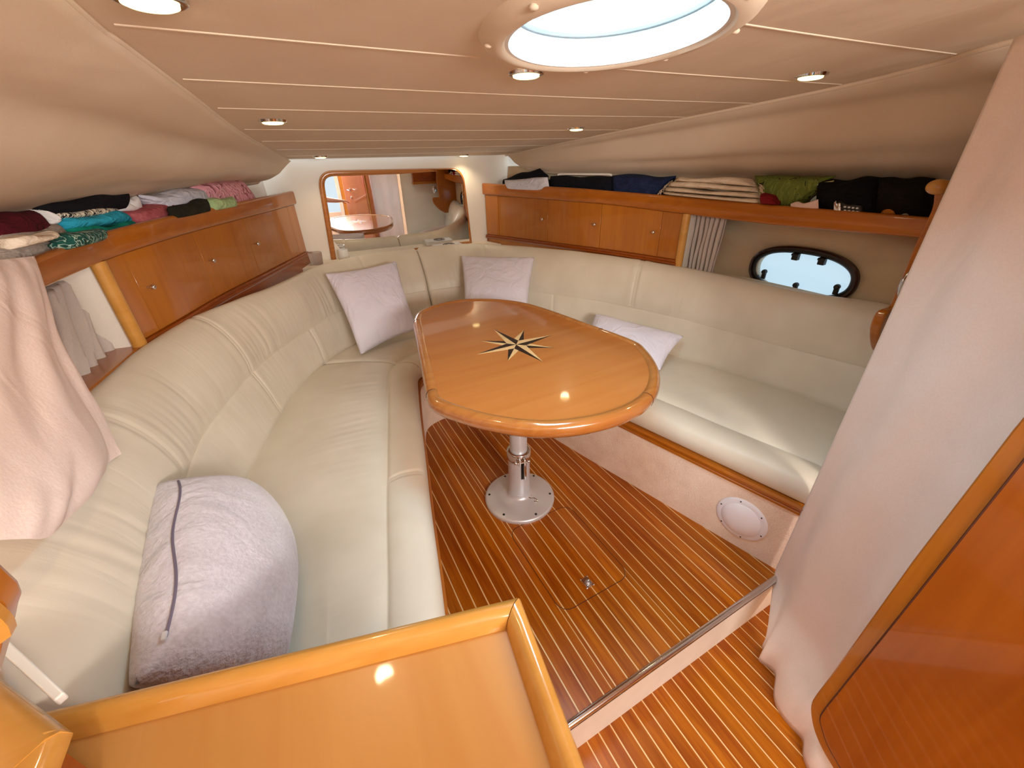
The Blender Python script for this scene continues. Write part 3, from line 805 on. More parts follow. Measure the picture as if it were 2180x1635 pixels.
# solid rim moulding in five scarfed lengths
brk = [0, int(NO*.148), int(NO*.48), int(NO*.667), NO]
rimprof = [(-RW, -.036), (-RW, .0005), (-RW*.82, .0045), (-.018, .006), (-.006, .002), (.0, -.007), (.0015, -.019), (-.002, -.031), (-.010, -.040), (-.022, -.042)]
for a, b in zip(brk, brk[1:]):
    secs = []
    for i in range(a, b+1):
        k = i % NO; e = 0.0006 if i in (a, b) else 0
        secs.append([(OC[k].x+NRM[k].x*(q-e), OC[k].y+NRM[k].y*(q-e), TZ+z-e) for q, z in rimprof])
    mb = MB(); mb.loft(secs); obj('rim_moulding', mb, M['table_rim'], tb, angle=50)
for i in brk[:-1]:
    mb = MB(); k = i % NO
    secs = []
    for dd in (-.0007, .0007):
        t = (OC[(k+1) % NO]-OC[k-1]).normalized()*dd
        secs.append([(OC[k].x+t.x+NRM[k].x*(q+.0003), OC[k].y+t.y+NRM[k].y*(q+.0003), TZ+z+(.0003 if z > 0 else 0)) for q, z in rimprof])
    mb.loft(secs); obj('scarf_joint', mb, M['dark_seam'], tb)
# compass star: eight points, each a dark and a light half
sc_, tips = Vector((0.6434,1.2088,0.7505)), [Vector(p) for p in [(0.6387,1.3928,0.7505),(0.7383,1.3187,0.7505),(0.8016,1.216,0.7505),(0.7454,1.1121,0.7505),(0.6514,1.0357,0.7505),(0.5537,1.1042,0.7505),(0.4847,1.207,0.7505),(0.5459,1.3102,0.7505)]]
inl = []
mb = MB()
long_i = [0, 2, 4, 6]
Z0 = TZ+0.0004
# long points first (upper layer), short points fill between them
Rl = sum((tips[i]-sc_).length for i in long_i)/4; Rs = sum((tips[i]-sc_).length for i in (1, 3, 5, 7))/4
def waist(i, f):
    a, b = (tips[i]-sc_).normalized(), (tips[(i+1) % 8]-sc_).normalized()
    return sc_ + (a+b).normalized()*f
for i in range(8):
    if i % 2 == 0:
        l = sc_ + (tips[i-1]-sc_)*0.26; r = sc_ + (tips[(i+1) % 8]-sc_)*0.26; base = sc_
        halves = ((base, l, tips[i]), (base, tips[i], r))
    else:
        ta, tb2 = tips[i-1], tips[(i+1) % 8]; w = sc_ + (tips[i]-sc_)*0.26
        # the shoulders lie on the flanks of the neighbouring long points
        l = w.lerp(ta, 0.16); r = w.lerp(tb2, 0.16)
        halves = ((w, l, tips[i]), (w, tips[i], r))
    for h, tri in enumerate(halves):
        dark = (h == 1)
        m = MB(); m.add([(p.x, p.y, TZ-.0005) for p in tri] + [(p.x, p.y, Z0) for p in tri], [(0, 1, 2), (3, 4, 5), (0, 1, 4, 3), (1, 2, 5, 4), (2, 0, 3, 5)])
        obj('inlay_point', m, M['dark_inlay' if dark else 'light_inlay'], tb)
# pedestal
pd = Vector((PEDX, PEDY, 0))
mb = MB(); mb.lathe([(.155, .0), (.157, .010), (.154, .016), (.148, .019), (.10, .027), (.062, .036), (.053, .042), (.050, .05), (.049, .06)], pd, n=64)
pb_ = obj('pedestal_base', mb, M['alloy'], tb, angle=50)
for k in range(6):
    a = 2*pi*k/6+.55; mb = MB(); mb.lathe([(.0052, .018), (.0052, .0225), (.003, .0235)], pd+Vector((.137*cos(a), .137*sin(a), 0)), n=10); obj('bolt', mb, M['black'], pb_)
# raised cast mark on the base: an S-like curl
cm = Vector((0.6654,1.1297,0.026)); cm.z = 0; vv = (pd-cm); vv.z = 0; vv.normalize(); uu = Vector((vv.y, -vv.x, 0))
pth = []
for q in cr([(a*.014, b*.022, 0) for a, b in ((.55, .55), (.30, .95), (-.25, 1.0), (-.55, .62), (-.25, .15), (.25, -.10), (.55, -.55), (.25, -1.0), (-.30, -.98), (-.58, -.6))], 40):
    w = cm + uu*q.x + vv*q.y; rr = (w-pd).length
    w.z = (.027-(rr-.10)*.167 if rr > .10 else .027+(.10-rr)*.237) + .0008; pth.append(w)
mb = MB(); mb.tube(pth, .0024, 6); obj('cast_mark', mb, M['chrome'], pb_)
mb = MB(); mb.lathe([(.047, .04), (.047, .255), (.044, .257)], pd, n=48); obj('lower_tube', mb, M['alloy'], tb, angle=50)
mb = MB(); mb.lathe([(.0365, .25), (.0365, TZ-.036)], pd, n=48); obj('upper_tube', mb, M['alloy'], tb, angle=50)
mb = MB(); mb.lathe([(.0475, .238), (.0515, .241), (.0515, .276), (.046, .281), (.038, .281)], pd, n=48); col = obj('clamp_collar', mb, M['chrome'], tb, angle=50)
dirc = Vector((-.05, -1.0, 0)).rotated if False else None
cd = Matrix.Rotation(0.22, 3, 'Z') @ Vector((-PEDX, -PEDY, 0)).normalized(); cs = Vector((-cd.y, cd.x, 0))
mb = MB()
for s_ in (-1, 1): mb.box(pd + cd*.060 + cs*.010*s_ + Vector((0, 0, .258)), (.022, .008, .030), math.atan2(cd.y, cd.x))
obj('clamp_lug', mb, M['chrome'], col, bevel=.002)
mb = MB(); mb.tube([pd+cd*.064+cs*-.026+Vector((0, 0, .258)), pd+cd*.064+cs*.026+Vector((0, 0, .258))], .0045, 10)
for s_ in (-1, 1): mb.ball(pd+cd*.064+cs*.027*s_+Vector((0, 0, .258)), .008, 6)
obj('clamp_screw', mb, M['chrome'], col)
mb = MB(); mb.tube([pd+cd*.066+cs*.012+Vector((0, 0, .252)), pd+cd*.066+cs*.012+Vector((0, 0, .17)), pd+cd*.060+cs*.012+Vector((0, 0, .160))], .0055, 10); obj('clamp_lever', mb, M['chrome'], col)
mb = MB(); mb.box(pd+cd*.0475+cs*.004+Vector((0, 0, .195)), (.003, .012, .085), math.atan2(cd.y, cd.x)); obj('slot', mb, M['black'], tb)
mb = MB(); mb.lathe([(.036, TZ-.06), (.09, TZ-.048), (.10, TZ-.037)], pd, n=32); obj('top_flange', mb, M['alloy'], tb)

# ================================================================== SHELVES AND LOCKERS
PF = [(-0.56,0.85),(-0.53,1.2),(-0.49,1.59),(-0.406,1.81),(-0.31,2.08),(-0.168,2.42),(0.087,3.08)]
SF_ = [(1.86,0.58),(1.82,1.1),(1.766,1.5),(1.647,1.883),(1.545,2.22),(1.395,3.08)]
# port
pz1 = [1.165, 1.181, 1.193, 1.202, 1.205, 1.208, 1.211]
pz0 = [1.121, 1.123, 1.125, 1.134, 1.136, 1.137, 1.136]
pzb = [0.948, 0.9, 0.85, 0.849, 0.847, 0.841, 0.822]
sz1 = [1.146, 1.152, 1.163, 1.178, 1.19, 1.195]
sz0 = [1.083, 1.076, 1.087, 1.109, 1.117, 1.117]
szb = [0.862, 0.844, 0.836, 0.84, 0.837, 0.804]
def shelf(plan, z0, z1, side, back, label):
    P, (a, b) = dense(plan, (z0, z1), 70)
    t = thing('wall_shelf', label, 'shelf', (P[35].x, P[35].y, a[35]))
    m = MB(); m.loft(rail_sections(P, a, b, side, .014, .016, .011)); obj('fiddle_rail', m, M['cherry_long'], t, angle=50)
    B = cr([(q[0], q[1], 0) for q in back], 70); secs = []
    for i in range(70):
        zz = a[i]+.012
        secs.append([(P[i].x, P[i].y, zz), (B[i].x, B[i].y, zz), (B[i].x, B[i].y, zz-.012), (P[i].x, P[i].y, zz-.012)])
    m = MB(); m.loft(secs); obj('tray', m, M['cherry_long'], t)
    return P, a, b
PP, pa0, pa1 = shelf(PF, pz0, pz1, 1, [(-0.76,0.85),(-0.66,1.45),(-0.58,1.78),(-0.44,2.18),(-0.3,2.5),(-0.03,3.05)], 'long port side shelf with varnished rail, heaped with colourful clothes')
SP_, sa0, sa1 = shelf(SF_, sz0, sz1, -1, [(2,0.55),(1.98,1.1),(1.9,1.55),(1.78,1.93),(1.66,2.26),(1.52,3.05)], 'long starboard side shelf with varnished rail, holding dark clothes and a folded cream throw')
def locker(plan, zb, z0, side, label, seams, post_at, name_knob_left, mould, plinth):
    """wall locker under the shelf: body, flush doors with knobs, base moulding and a rounded post at its aft end"""
    P, (b, t_) = dense(plan, (zb, z0), 90); S = arcs([(p.x, p.y, 0) for p in P])
    root = thing('wall_locker', label, 'locker', (P[60].x, P[60].y, b[60]))
    s_post = nearest_s(P, S, post_at)
    def at(s, off, zf):
        q = along(P, S, s); i = min(range(90), key=lambda k: abs(S[k]-s)); tt = (P[min(i+1, 89)]-P[max(i-1, 0)]).normalized()
        o = Vector((-tt.y, tt.x, 0))*side; zb_ = 0; 
        k = min(88, max(0, next((k for k in range(89) if S[k+1] >= s), 88))); u = (s-S[k])/max(1e-6, S[k+1]-S[k])
        zl = b[k]+(b[k+1]-b[k])*u; zh = t_[k]+(t_[k+1]-t_[k])*u
        p = q + o*off
        z = zl + zf if zf < .2 else zh + (zf-1.0)
        return (p.x, p.y, z)
    def slab(s0, s1, o0, o1, zl, zh, n=14):
        secs = []
        for k in range(n+1):
            s = s0+(s1-s0)*k/n
            secs.append([at(s, o0, zl), at(s, o1, zl), at(s, o1, zh), at(s, o0, zh)])
        m = MB(); m.loft(secs); return m
    end = S[-1]-.012
    obj('body', slab(s_post, end, .004, .10, -.05, 1.006, 30), M['cherry'], root)
    obj('end_lining', slab(s_post-.006, s_post-.001, .016, .13, -.05, 1.0, 2), M['wall_cream'], root)
    ss = [nearest_s(P, S, q) for q in seams]
    for k in range(len(ss)-1):
        a, c = ss[k]+.0013, ss[k+1]-.0013
        d = obj('door', slab(a, c, -.001, .012, mould+.003, .998), M['cherry'], root, bevel=.0008, seg=1)
        ks = a+.028 if name_knob_left else c-.028
        base = Vector(at(ks, -.002, .05)); tip = Vector(at(ks, -.022, .05)); top = Vector(at(ks, -.002, .999))
        base.z = tip.z = base.z-.05+mould + (top.z-(base.z-.05+mould))*.55
        m = MB(); m.tube([base, tip], .0035, 8); m.ball(tip, .0085, 7); obj('knob', m, M['chrome'], d)
    # stiles either side of the doors
    obj('stile', slab(s_post+.006, ss[0]-.0013, -.001, .012, mould+.003, .998, 6), M['cherry'], root)
    obj('stile', slab(ss[-1]+.0013, end, -.001, .012, mould+.003, .998, 6), M['cherry'], root)
    secs = []
    for k in range(41):
        s = s_post+(end-s_post)*k/40
        secs.append([at(s, .03, .0), at(s, -.010, .0), at(s, -.016, .006), at(s, -.016, mould*.45), at(s, -.010, mould*.55), at(s, -.013, mould*.7), at(s, -.012, mould*.95), at(s, -.002, mould), at(s, .03, mould)])
    m = MB(); m.loft(secs); obj('base_moulding', m, M['cherry_red'], root, angle=50)
    if plinth: obj('plinth', slab(s_post+.02, end, -.012, .02, -plinth, .002, 30), M['cherry_red'], root)
    # rounded corner post
    a = Vector(at(s_post-.004, .006, .0)); c = Vector(at(s_post-.004, .006, 1.002)); a.z -= .06
    m = MB(); m.tube([a, c], .020, 16); obj('corner_post', m, M['counter_rail'], root)
    return root, at, s_post, S, P
lp, atp, sp_p, S_p, P_p = locker(PF, pzb, pz0, 1, 'varnished locker with three doors on the port side, left of the mirror',
    [(-0.4545,1.683,1.0071),(-0.3228,2.0441,1.0836),(-0.1721,2.4102,1.0888),(0.0382,2.9537,1.0822)], (-.49, 1.59), True, .030, .09)
ls, ats, sp_s, S_s, P_s = locker(SF_, szb, sz0, -1, 'varnished locker with three doors on the starboard side, right of the mirror',
    [(1.7305,1.6142,0.9869),(1.6224,1.9642,1.0023),(1.5184,2.3726,1.0012),(1.4252,2.9069,0.9893)], (1.766, 1.5), True, .028, 0)
# low plinth strip at the bow end of the starboard locker
mb = MB(); p0 = Vector(ats(S_s[-1]-.014, .01, .0)); mb.tube([p0+Vector((0, 0, -.04)), p0+Vector((0, 0, .004))], .012, 12); obj('foot', mb, M['cherry_red'], ls)
# varnished sill running aft below the port niche
Pn, (zn,) = dense(PF[:3], ([.905, .885, .868],), 20)
mb = MB(); mb.loft(rail_sections(Pn, [z-.06 for z in zn], [z for z in zn], 1, .0, .16, .006)); o = obj('niche_sill', mb, M['cherry_long'])
tag(o, 'varnished sill below the port niche, beside the grey pleated curtain', 'sill')
Pn, (zn,) = dense(SF_[:3], ([.80, .81, .815],), 20)
mb = MB(); mb.loft(rail_sections(Pn, [z-.05 for z in zn], zn, -1, -.04, .13, .006)); o = obj('niche_sill', mb, M['hull_liner'])
tag(o, 'narrow beige sill below the oval window, behind the starboard backrest', 'sill')

# gathered window curtains tied back beside the lockers
def gathered(name, pts_top, pts_bot, folds, depth, label, nrm):
    """cloth gathered in vertical folds between a top and a bottom line"""
    n = folds*14+1; m = 26; T = [Vector(pts_top[0]).lerp(Vector(pts_top[1]), i/(n-1)) for i in range(n)]; B = [Vector(pts_bot[0]).lerp(Vector(pts_bot[1]), i/(n-1)) for i in range(n)]
    nrm = Vector(nrm).normalized(); g = MB()
    for i in range(n):
        for j in range(m):
            v = j/(m-1); p = T[i].lerp(B[i], v); ph = i/(n-1)*folds*2*pi
            amp = depth*(0.55+.45*v)*(0.75+.5*nz(i/14.0, v*1.5, 3.0))
            sh = .012*nz(v*2.2, int(i/14)*1.7)
            along_ = (B[i]-B[0]); 
            p = p + nrm*amp*(sin(ph)+.35*sin(2*ph+1)) + (T[-1]-T[0]).normalized()*sh*sin(pi*v)
            g.v.append(p)
    for i in range(n-1):
        for j in range(m-1):
            k = i*m+j; g.f.append((k, k+1, k+m+1, k+m))
    return tag(obj(name, g, M['grey_curtain'], angle=80, solid=0.004), label, 'curtain')
gathered('window_curtain', [(-0.6,1.4924,1.0786),(-0.6,1.8165,1.0908)], [(-0.585,1.2673,0.8349),(-0.585,1.6545,0.7705)], 6, .042, 'grey pleated curtain gathered in the port niche beside the locker post', (1, .2, 0))
gathered('window_curtain', [(1.86,1.5295,1.0937),(1.86,1.3365,1.0802)], [(1.86,1.5165,0.7313),(1.86,1.3567,0.7622)], 7, .022, 'greyish pleated curtain gathered at the oval window on the starboard side', (-1, -.25, 0))

# ------------------------------------------------------------------ oval port light
def oring(prof, n=72):
    secs = []
    for k in range(n):
        t = 2*pi*k/n; sec = []
        for f, dx in prof:
            c, s = cos(t), sin(t); a, b = pa-f, pb-f
            y = a*math.copysign(abs(c)**0.86, c); z = b*math.copysign(abs(s)**0.86, s)
            sec.append((XW-.015-dx, ph_y+y*cos(ph_tilt)-z*sin(ph_tilt), ph_z+y*sin(ph_tilt)+z*cos(ph_tilt)))
        secs.append(sec)
    m = MB(); m.loft(secs, True, False, True); return m
pl = thing('oval_window', 'oval opening port light with dark frame above the starboard backrest', 'window', (XW, ph_y, ph_z-pb))
obj('outer_frame', oring([(0, -.002), (.001, .012), (.008, .017), (.014, .015), (.017, .004), (.017, -.03), (.0, -.03)]), M['dark_metal'], pl, angle=50)
obj('inner_frame', oring([(.015, .0), (.016, .009), (.024, .011), (.030, .006), (.030, -.012), (.015, -.012)]), M['black'], pl, angle=50)
secs = []
for dx in (-.002, -.007):
    sec = []
    for k in range(72):
        t = 2*pi*k/72; c, s = cos(t), sin(t); a, b = pa-.026, pb-.026
        y = a*math.copysign(abs(c)**0.86, c); z = b*math.copysign(abs(s)**0.86, s)
        sec.append((XW-.015-dx, ph_y+y*cos(ph_tilt)-z*sin(ph_tilt), ph_z+y*sin(ph_tilt)+z*cos(ph_tilt)))
    secs.append(sec)
mb = MB(); mb.loft(secs); obj('glass', mb, M['port_glass'], pl)
for q in [(1.98,1.04,0.9338),(1.98,0.9297,0.9331)]:
    q = Vector(q); mb = MB(); mb.box(q+Vector((-.002, 0, 0)), (.022, .026, .030)); mb.tube([q+Vector((-.012, -.015, .008)), q+Vector((-.012, .015, .008))], .006, 8); obj('hinge', mb, M['black'], pl, bevel=.003)
for q in [(1.98,1.1559,0.8439),(1.98,0.9992,0.8164),(1.98,0.8385,0.8455)]:
    q = Vector(q); mb = MB(); mb.lathe([(.010, 0), (.012, .008), (.010, .02), (.004, .024)], q, (-1, 0, 0), 14); mb.box(q+Vector((-.008, 0, -.016)), (.012, .018, .034)); obj('dog_latch', mb, M['black'], pl, bevel=.002)

# ------------------------------------------------------------------ mirror on the bulkhead
YM = 3.083
c4 = [Vector(p) for p in [(0.2577,3.083,1.3174),(1.2374,3.083,1.3014),(1.2639,3.083,0.7748),(0.2176,3.083,0.7373)]]
mr = thing('mirror', 'rounded wall mirror in a varnished frame on the forward bulkhead', 'mirror', (c4[3].lerp(c4[2], .5).x, YM, c4[2].z))
def rounded_quad(c, rads, n=10):
    out = []
    for i in range(4):
        p, a, b = c[i], (c[i-1]-c[i]).normalized(), (c[(i+1) % 4]-c[i]).normalized(); r = rads[i]
        if r < 1e-4: out.append(p); continue
        s, e = p+a*r, p+b*r
        for k in range(n+1):
            u = k/n; out.append(s*(1-u)**2 + p*2*u*(1-u) + e*u*u)
    return out
RQ = rounded_quad(c4, (.10, .10, .008, .008)); cq = sum(RQ, Vector())/len(RQ)
nq = len(RQ); secs = []
for i in range(nq):
    t = (RQ[(i+1) % nq]-RQ[i-1]).normalized(); inn = Vector((t.z, 0, -t.x)); inn = inn if inn.dot(cq-RQ[i]) > 0 else -inn
    secs.append([(RQ[i]+inn*f)+Vector((0, dy, 0)) for f, dy in ((0, 0), (0, -.010), (.006, -.018), (.018, -.020), (.030, -.014), (.034, -.006), (.034, 0))])
mb = MB(); mb.loft(secs, True, False, True); obj('frame', mb, M['table_rim'], mr, angle=50)
mb = MB(); g_ = [p+(cq-p)*.03 for p in RQ]
# the glass hangs a trifle out of square in its frame
g_ = [Vector((p.x, p.y-.010-(p.x-cq.x)*.022-(p.z-cq.z)*.012, p.z)) for p in g_]
mb.add(g_, [tuple(range(nq))]); 
mb.add([p+Vector((0, .003, 0)) for p in g_], [tuple(range(nq))[::-1]]); obj('mirror_glass', mb, M['mirror'], mr)
# box and cups on the ledge
bx = thing('book', 'small white book with a ring emblem lying on the ledge before the mirror', 'book', (1.02, 2.955, .78))
mb = MB(); mb.box((1.02, 2.955, .7945), (.20, .11, .028), .06); obj('pages', mb, M['white_gloss'], bx, bevel=.002)
mb = MB(); mb.box((1.02, 2.955, .8095), (.204, .114, .002), .06); cv = obj('cover', mb, plain('book_cover_white', '#dfe2ea', .4), bx)
for r in (.040, .024):
    mb = MB(); mb.tube([(1.03+r*cos(2*pi*k/32), 2.955+r*sin(2*pi*k/32), .8105) for k in range(32)], .0045, 6, loop=True); obj('ring_emblem', mb, plain('emblem_grey', '#6a625c', .5), cv)
p = Vector((.300, 3.0, .78))
mb = MB(); mb.lathe([(.034, 0), (.037, .003), (.031, .07), (.029, .07), (.034, .006), (.002, .005)], p, n=32)
tag(obj('cup', mb, M['white_gloss'], angle=50), 'white plastic cup on the ledge below the mirror', 'cup')
p = Vector((.125, 2.98, .78))
mb = MB(); mb.lathe([(.036, 0), (.037, .003), (.042, .075), (.040, .075), (.035, .006), (.002, .005)], p, n=32)
tag(obj('cup', mb, M['cup'], angle=50), 'translucent plastic cup on the ledge left of the mirror, by the port locker', 'cup')

# ================================================================== PILLOWS
def pillow(name, label, tl, tr, br, bl, thick, mat, seed, sag=.03, namp=.012, nsc=7, back=1.0, power=.42):
    tl, tr, br, bl = map(Vector, (tl, tr, br, bl)); c = (tl+tr+br+bl)/4
    def side(a, b): return [a, a.lerp(b, .5)+(c-a.lerp(b, .5)).normalized()*sag, b]
    g = coons(side(tl, tr), side(tr, br), side(bl, br), side(tl, bl), 40, 40)
    m = puffed(g, thick, namp, nsc, seed, power, back)
    return m
def pill(name, label, *a, zipper=None, **k):
    m = pillow(name, label, *a, **k)
    return tag(obj(name, m, a[5], angle=80), label, 'pillow', 'scatter pillows')
pill('pillow', 'lavender-white square pillow leaning in the port bow corner of the settee', (0.1279,2.4061,0.835), (0.5306,2.4954,0.835), (0.5308,2.214,0.5), (0.1874,2.1469,0.445), .12, M['pillow'], 1.0, sag=.012)
pill('pillow', 'lavender-white pillow standing behind the table, under the right end of the mirror', (0.9747,2.5631,0.8), (1.3405,2.2504,0.8), (1.0904,1.9107,0.47), (0.7435,2.0421,0.47), .12, M['pillow'], 4.0, sag=.014)
pill('pillow', 'lavender-white pillow lying on the starboard seat beside the table', (1.3996,1.683,0.585), (1.6012,1.2474,0.56), (1.4058,1.1885,0.45), (1.2113,1.5794,0.45), .13, M['pillow'], 7.0, sag=.012)
pa_, pb2, pc_, pd_ = (Vector(q) for q in ((-0.4145,1.0219,0.71), (-0.2523,1.1034,0.465), (-0.2251,0.62,0.46), (-0.3579,0.5279,0.7)))
side = lambda a, b, o: [a, a.lerp(b, .5)+Vector(o), b]
g = coons(side(pa_, pb2, (.02, .03, .02)), side(pb2, pc_, (.03, .0, .0)), side(pd_, pc_, (0, -.02, .02)), side(pa_, pd_, (-.005, 0, .0)), 44, 44)
TH, NA, FS, PW, FL = .17, .010, 9, .34, .25
m = puffed(g, TH, NA, FS, 2.0, PW, .9, FL)
fp = tag(obj('pillow', m, M['plush'], angle=80), 'large grey-lilac plush pillow with a zip seam at the near end of the port seat', 'pillow', 'scatter pillows')
nrm_ = (g[0][-1]-g[-1][0]).cross(g[-1][-1]-g[0][0]).normalized(); up_ = 1 if nrm_.z > 0 else -1
zp = []
for j in range(3, 40):
    u = .055 + .010*sin(j*.25); i = u*43; i0 = int(i); p = g[j][i0].lerp(g[j][i0+1], i-i0)
    a_ = 1-(2*u-1)**2; b_ = 1-(2*j/43-1)**2; e = (a_**PW)*(b_**PW); e = e*(1-FL)+FL*min(1, 3*a_, 3*b_)
    w = NA*nz(p.x*FS+2.0, p.y*FS, p.z*FS+2.0)*min(1, e*2.5)
    zp.append(p + nrm_*(up_*(e*TH/2*(1 if up_ > 0 else .9)+.0012) + (w if up_ > 0 else 0)))
mb = MB(); mb.tube(zp, .0026, 6); obj('zip', mb, M['zip'], fp)
mb = MB(); q = zp[-1]; mb.box(q+Vector((0, 0, .004)), (.006, .014, .004)); obj('zip_slider', mb, M['alloy'], fp)

# ================================================================== CLOTHES ON THE SHELVES
def item(name, label, cat, corners, thick, mat, zfloor=None, namp=.014, nsc=26, seed=0.0, group=None, n=40, sag=.0, parent=None, power=.45, flat=.3, folds=2):
    c = [Vector(p) for p in corners]
    if zfloor is not None:
        for i in (2, 3): c[i].z = min(c[i].z, zfloor)
    def sd(a, b, k): 
        mid = a.lerp(b, .5); return [a, a.lerp(b, .25)+Vector((0, 0, .016*nz(seed, k))), mid+Vector((0, 0, .018*nz(seed+3, k)-sag)), a.lerp(b, .75)+Vector((0, 0, .016*nz(seed+9, k))), b]
    g = coons(sd(c[0], c[1], 1.3), [c[1], c[2]], [c[3], c[2]], [c[0], c[3]], n, n)
    m = puffed(g, thick, namp, nsc, seed, power, 1.0, flat, folds if namp else 0)
    o = obj(name, m, mat, parent, angle=80)
    if parent is None: tag(o, label, cat, group)
    return o
G1 = 'clothes on the port shelf'; G2 = 'clothes on the starboard shelf'
def cl(col, col2=None): return fabric('cloth_'+col.strip('#'), col, col2 or col, scale=240, bump=.2, big=18, wrinkle=(16, .03, (1, 1, 2.2)))
zp_, zs_ = 1.15, 1.115
maroon = printed('maroon_stripe_cloth', ['#5a1620', '#f0ece8', '#6a1c28'], 7, (1, 5, 1))
item('folded_cloth', 'maroon cloth with white stripes at the far left end of the port shelf', 'cloth', [(-0.6076,1.3958,1.2706),(-0.5758,1.6026,1.2674),(-0.5742,1.6127,1.2246),(-0.6113,1.3714,1.2272)], .09, cl('#5c1420', '#481018'), zp_, seed=1, group=G1)
st_ = [(-0.5768,1.5958,1.268),(-0.5735,1.6174,1.2673),(-0.5719,1.6275,1.2276),(-0.5764,1.5987,1.2263)]
item('trouser_stripe_cloth', 'narrow white cloth fold beside the maroon cloth on the port shelf', 'cloth', st_, .095, cl('#ece6e0'), None, seed=2, namp=.003, group=G1)
item('cloth_bag', 'grey cloth bag lying on the port shelf behind the hanging pink bag', 'bag', [(-0.6079,1.3937,1.2378),(-0.5707,1.6355,1.2362),(-0.5716,1.6296,1.1631),(-0.617,1.3343,1.154)], .13, cl('#b8a89a', '#8f8074'), 1.13, seed=3, group=G1)
item('rolled_cloth', 'cream rolled cloth poking out over the port shelf rail', 'cloth', [(-0.5221,1.2767,1.2328),(-0.5057,1.4373,1.2291),(-0.5056,1.4375,1.2118),(-0.5228,1.2704,1.2111)], .06, cl('#f2e2cc', '#e2ceb4'), None, seed=4, namp=.006, group=G1)
item('jacket', 'black garment heaped at the back of the port shelf', 'jacket', [(-0.5734,1.6181,1.2843),(-0.4489,1.9689,1.2922),(-0.4676,1.9177,1.2353),(-0.5744,1.6113,1.2482)], .10, cl('#17151a', '#0d0c10'), None, seed=5, group=G1)
item('striped_shirt', 'cream and black striped garment on top of the turquoise towel', 'shirt', [(-0.5731,1.6195,1.2613),(-0.4854,1.869,1.2544),(-0.4853,1.8691,1.2247),(-0.5724,1.6246,1.2374)], .10, printed('zebra_cloth', ['#e6dac2', '#201c1c', '#e6dac2'], 20, (1, 6, 2)), None, seed=6, namp=.02, nsc=26, group=G1)
item('towel', 'bright turquoise towel folded on the port shelf', 'towel', [(-0.5711,1.6326,1.246),(-0.4823,1.8773,1.231),(-0.4715,1.9069,1.1937),(-0.5727,1.6222,1.2089)], .13, cl('#35a9c4', '#2492ac'), None, seed=7, group=G1)
item('towel', 'green towel folded under the turquoise one on the port shelf', 'towel', [(-0.5714,1.6307,1.2224),(-0.4698,1.9116,1.2006),(-0.4752,1.8968,1.1787),(-0.5734,1.6177,1.1777)], .14, cl('#12876f', '#0d715e'), zp_, seed=8, group=G1)
item('printed_shirt', 'dark green garment with pale leaf print at the front of the port shelf', 'shirt', [(-0.5052,1.4418,1.2178),(-0.4707,1.6405,1.2073),(-0.4764,1.6256,1.179),(-0.5055,1.439,1.1873)], .07, printed('leaf_print', ['#0e4f44', '#9fb8a8', '#124f40', '#0c3a34'], 22, (1, 3, 3)), 1.18, seed=9, group=G1)
item('plastic_bag', 'crumpled white plastic bag with two peaks on the port shelf', 'bag', [(-0.4835,1.8741,1.2651),(-0.4629,1.9305,1.2545),(-0.4414,1.9895,1.2217),(-0.4823,1.8773,1.231)], .05, plain('white_film', '#eeecea', .3), None, seed=10, namp=.02, nsc=30, group=G1)
item('plastic_bag', 'white pointed tissue sticking up beside the plush toy on the port shelf', 'bag', [(-0.4543,1.9539,1.27),(-0.4373,2.0004,1.2724),(-0.4387,1.9968,1.2256),(-0.4689,1.914,1.2299)], .04, plain('white_tissue', '#f0eeec', .5), None, seed=11, namp=.015, nsc=30, group=G1)
ty = item('soft_toy', 'dusty pink and red plush toy on the port shelf', 'toy', [(-0.4796,1.8849,1.2301),(-0.3985,2.1067,1.2453),(-0.3889,2.1324,1.1859),(-0.4759,1.895,1.1759)], .13, fabric('pink_plush', '#c06a6c', '#8c3038', scale=90, bump=.6, big=11), zp_, seed=12, namp=.015, group=G1)
item('paw', '', '', [(-0.4175,2.0547,1.2307),(-0.3899,2.1301,1.2234),(-0.391,2.1274,1.1865),(-0.4238,2.0376,1.1908)], .14, fabric('red_plush', '#a02028', '#80141c', scale=90, bump=.6), None, seed=13, parent=ty)
item('shirt', 'crumpled white shirt in the middle of the port shelf', 'shirt', [(-0.4334,2.0112,1.2747),(-0.2869,2.3646,1.2748),(-0.2951,2.3459,1.2089),(-0.3966,2.112,1.2052)], .13, cl('#dcdae2', '#c6c4d0'), zp_, seed=14, namp=.024, folds=3, group=G1)
item('jacket', 'dark olive garment at the rail of the port shelf, below the white shirt', 'jacket', [(-0.3532,1.9585,1.2332),(-0.2576,2.2054,1.2374),(-0.2601,2.1994,1.1986),(-0.3559,1.951,1.1998)], .05, cl('#2c2a1c', '#1c1a12'), 1.19, seed=15, group=G1)
item('ruffled_top', 'pink ruffled top on the bow end of the port shelf', 'shirt', [(-0.3144,2.302,1.2856),(-0.1541,2.6549,1.2995),(-0.1098,2.75,1.2057),(-0.2975,2.3405,1.2207)], .14, printed('pink_ruffle', ['#d8949c', '#e0a4aa', '#a05864'], 34), zp_, seed=16, namp=.035, nsc=55, n=64, folds=4, group=G1)
item('folded_cloth', 'pale green cloth tucked below the pink ruffled top', 'cloth', [(-0.266,2.1854,1.2356),(-0.1797,2.3921,1.2334),(-0.1786,2.3946,1.2017),(-0.2576,2.2055,1.198)], .06, cl('#b6cc96', '#9ab47c'), 1.19, seed=17, group=G1)
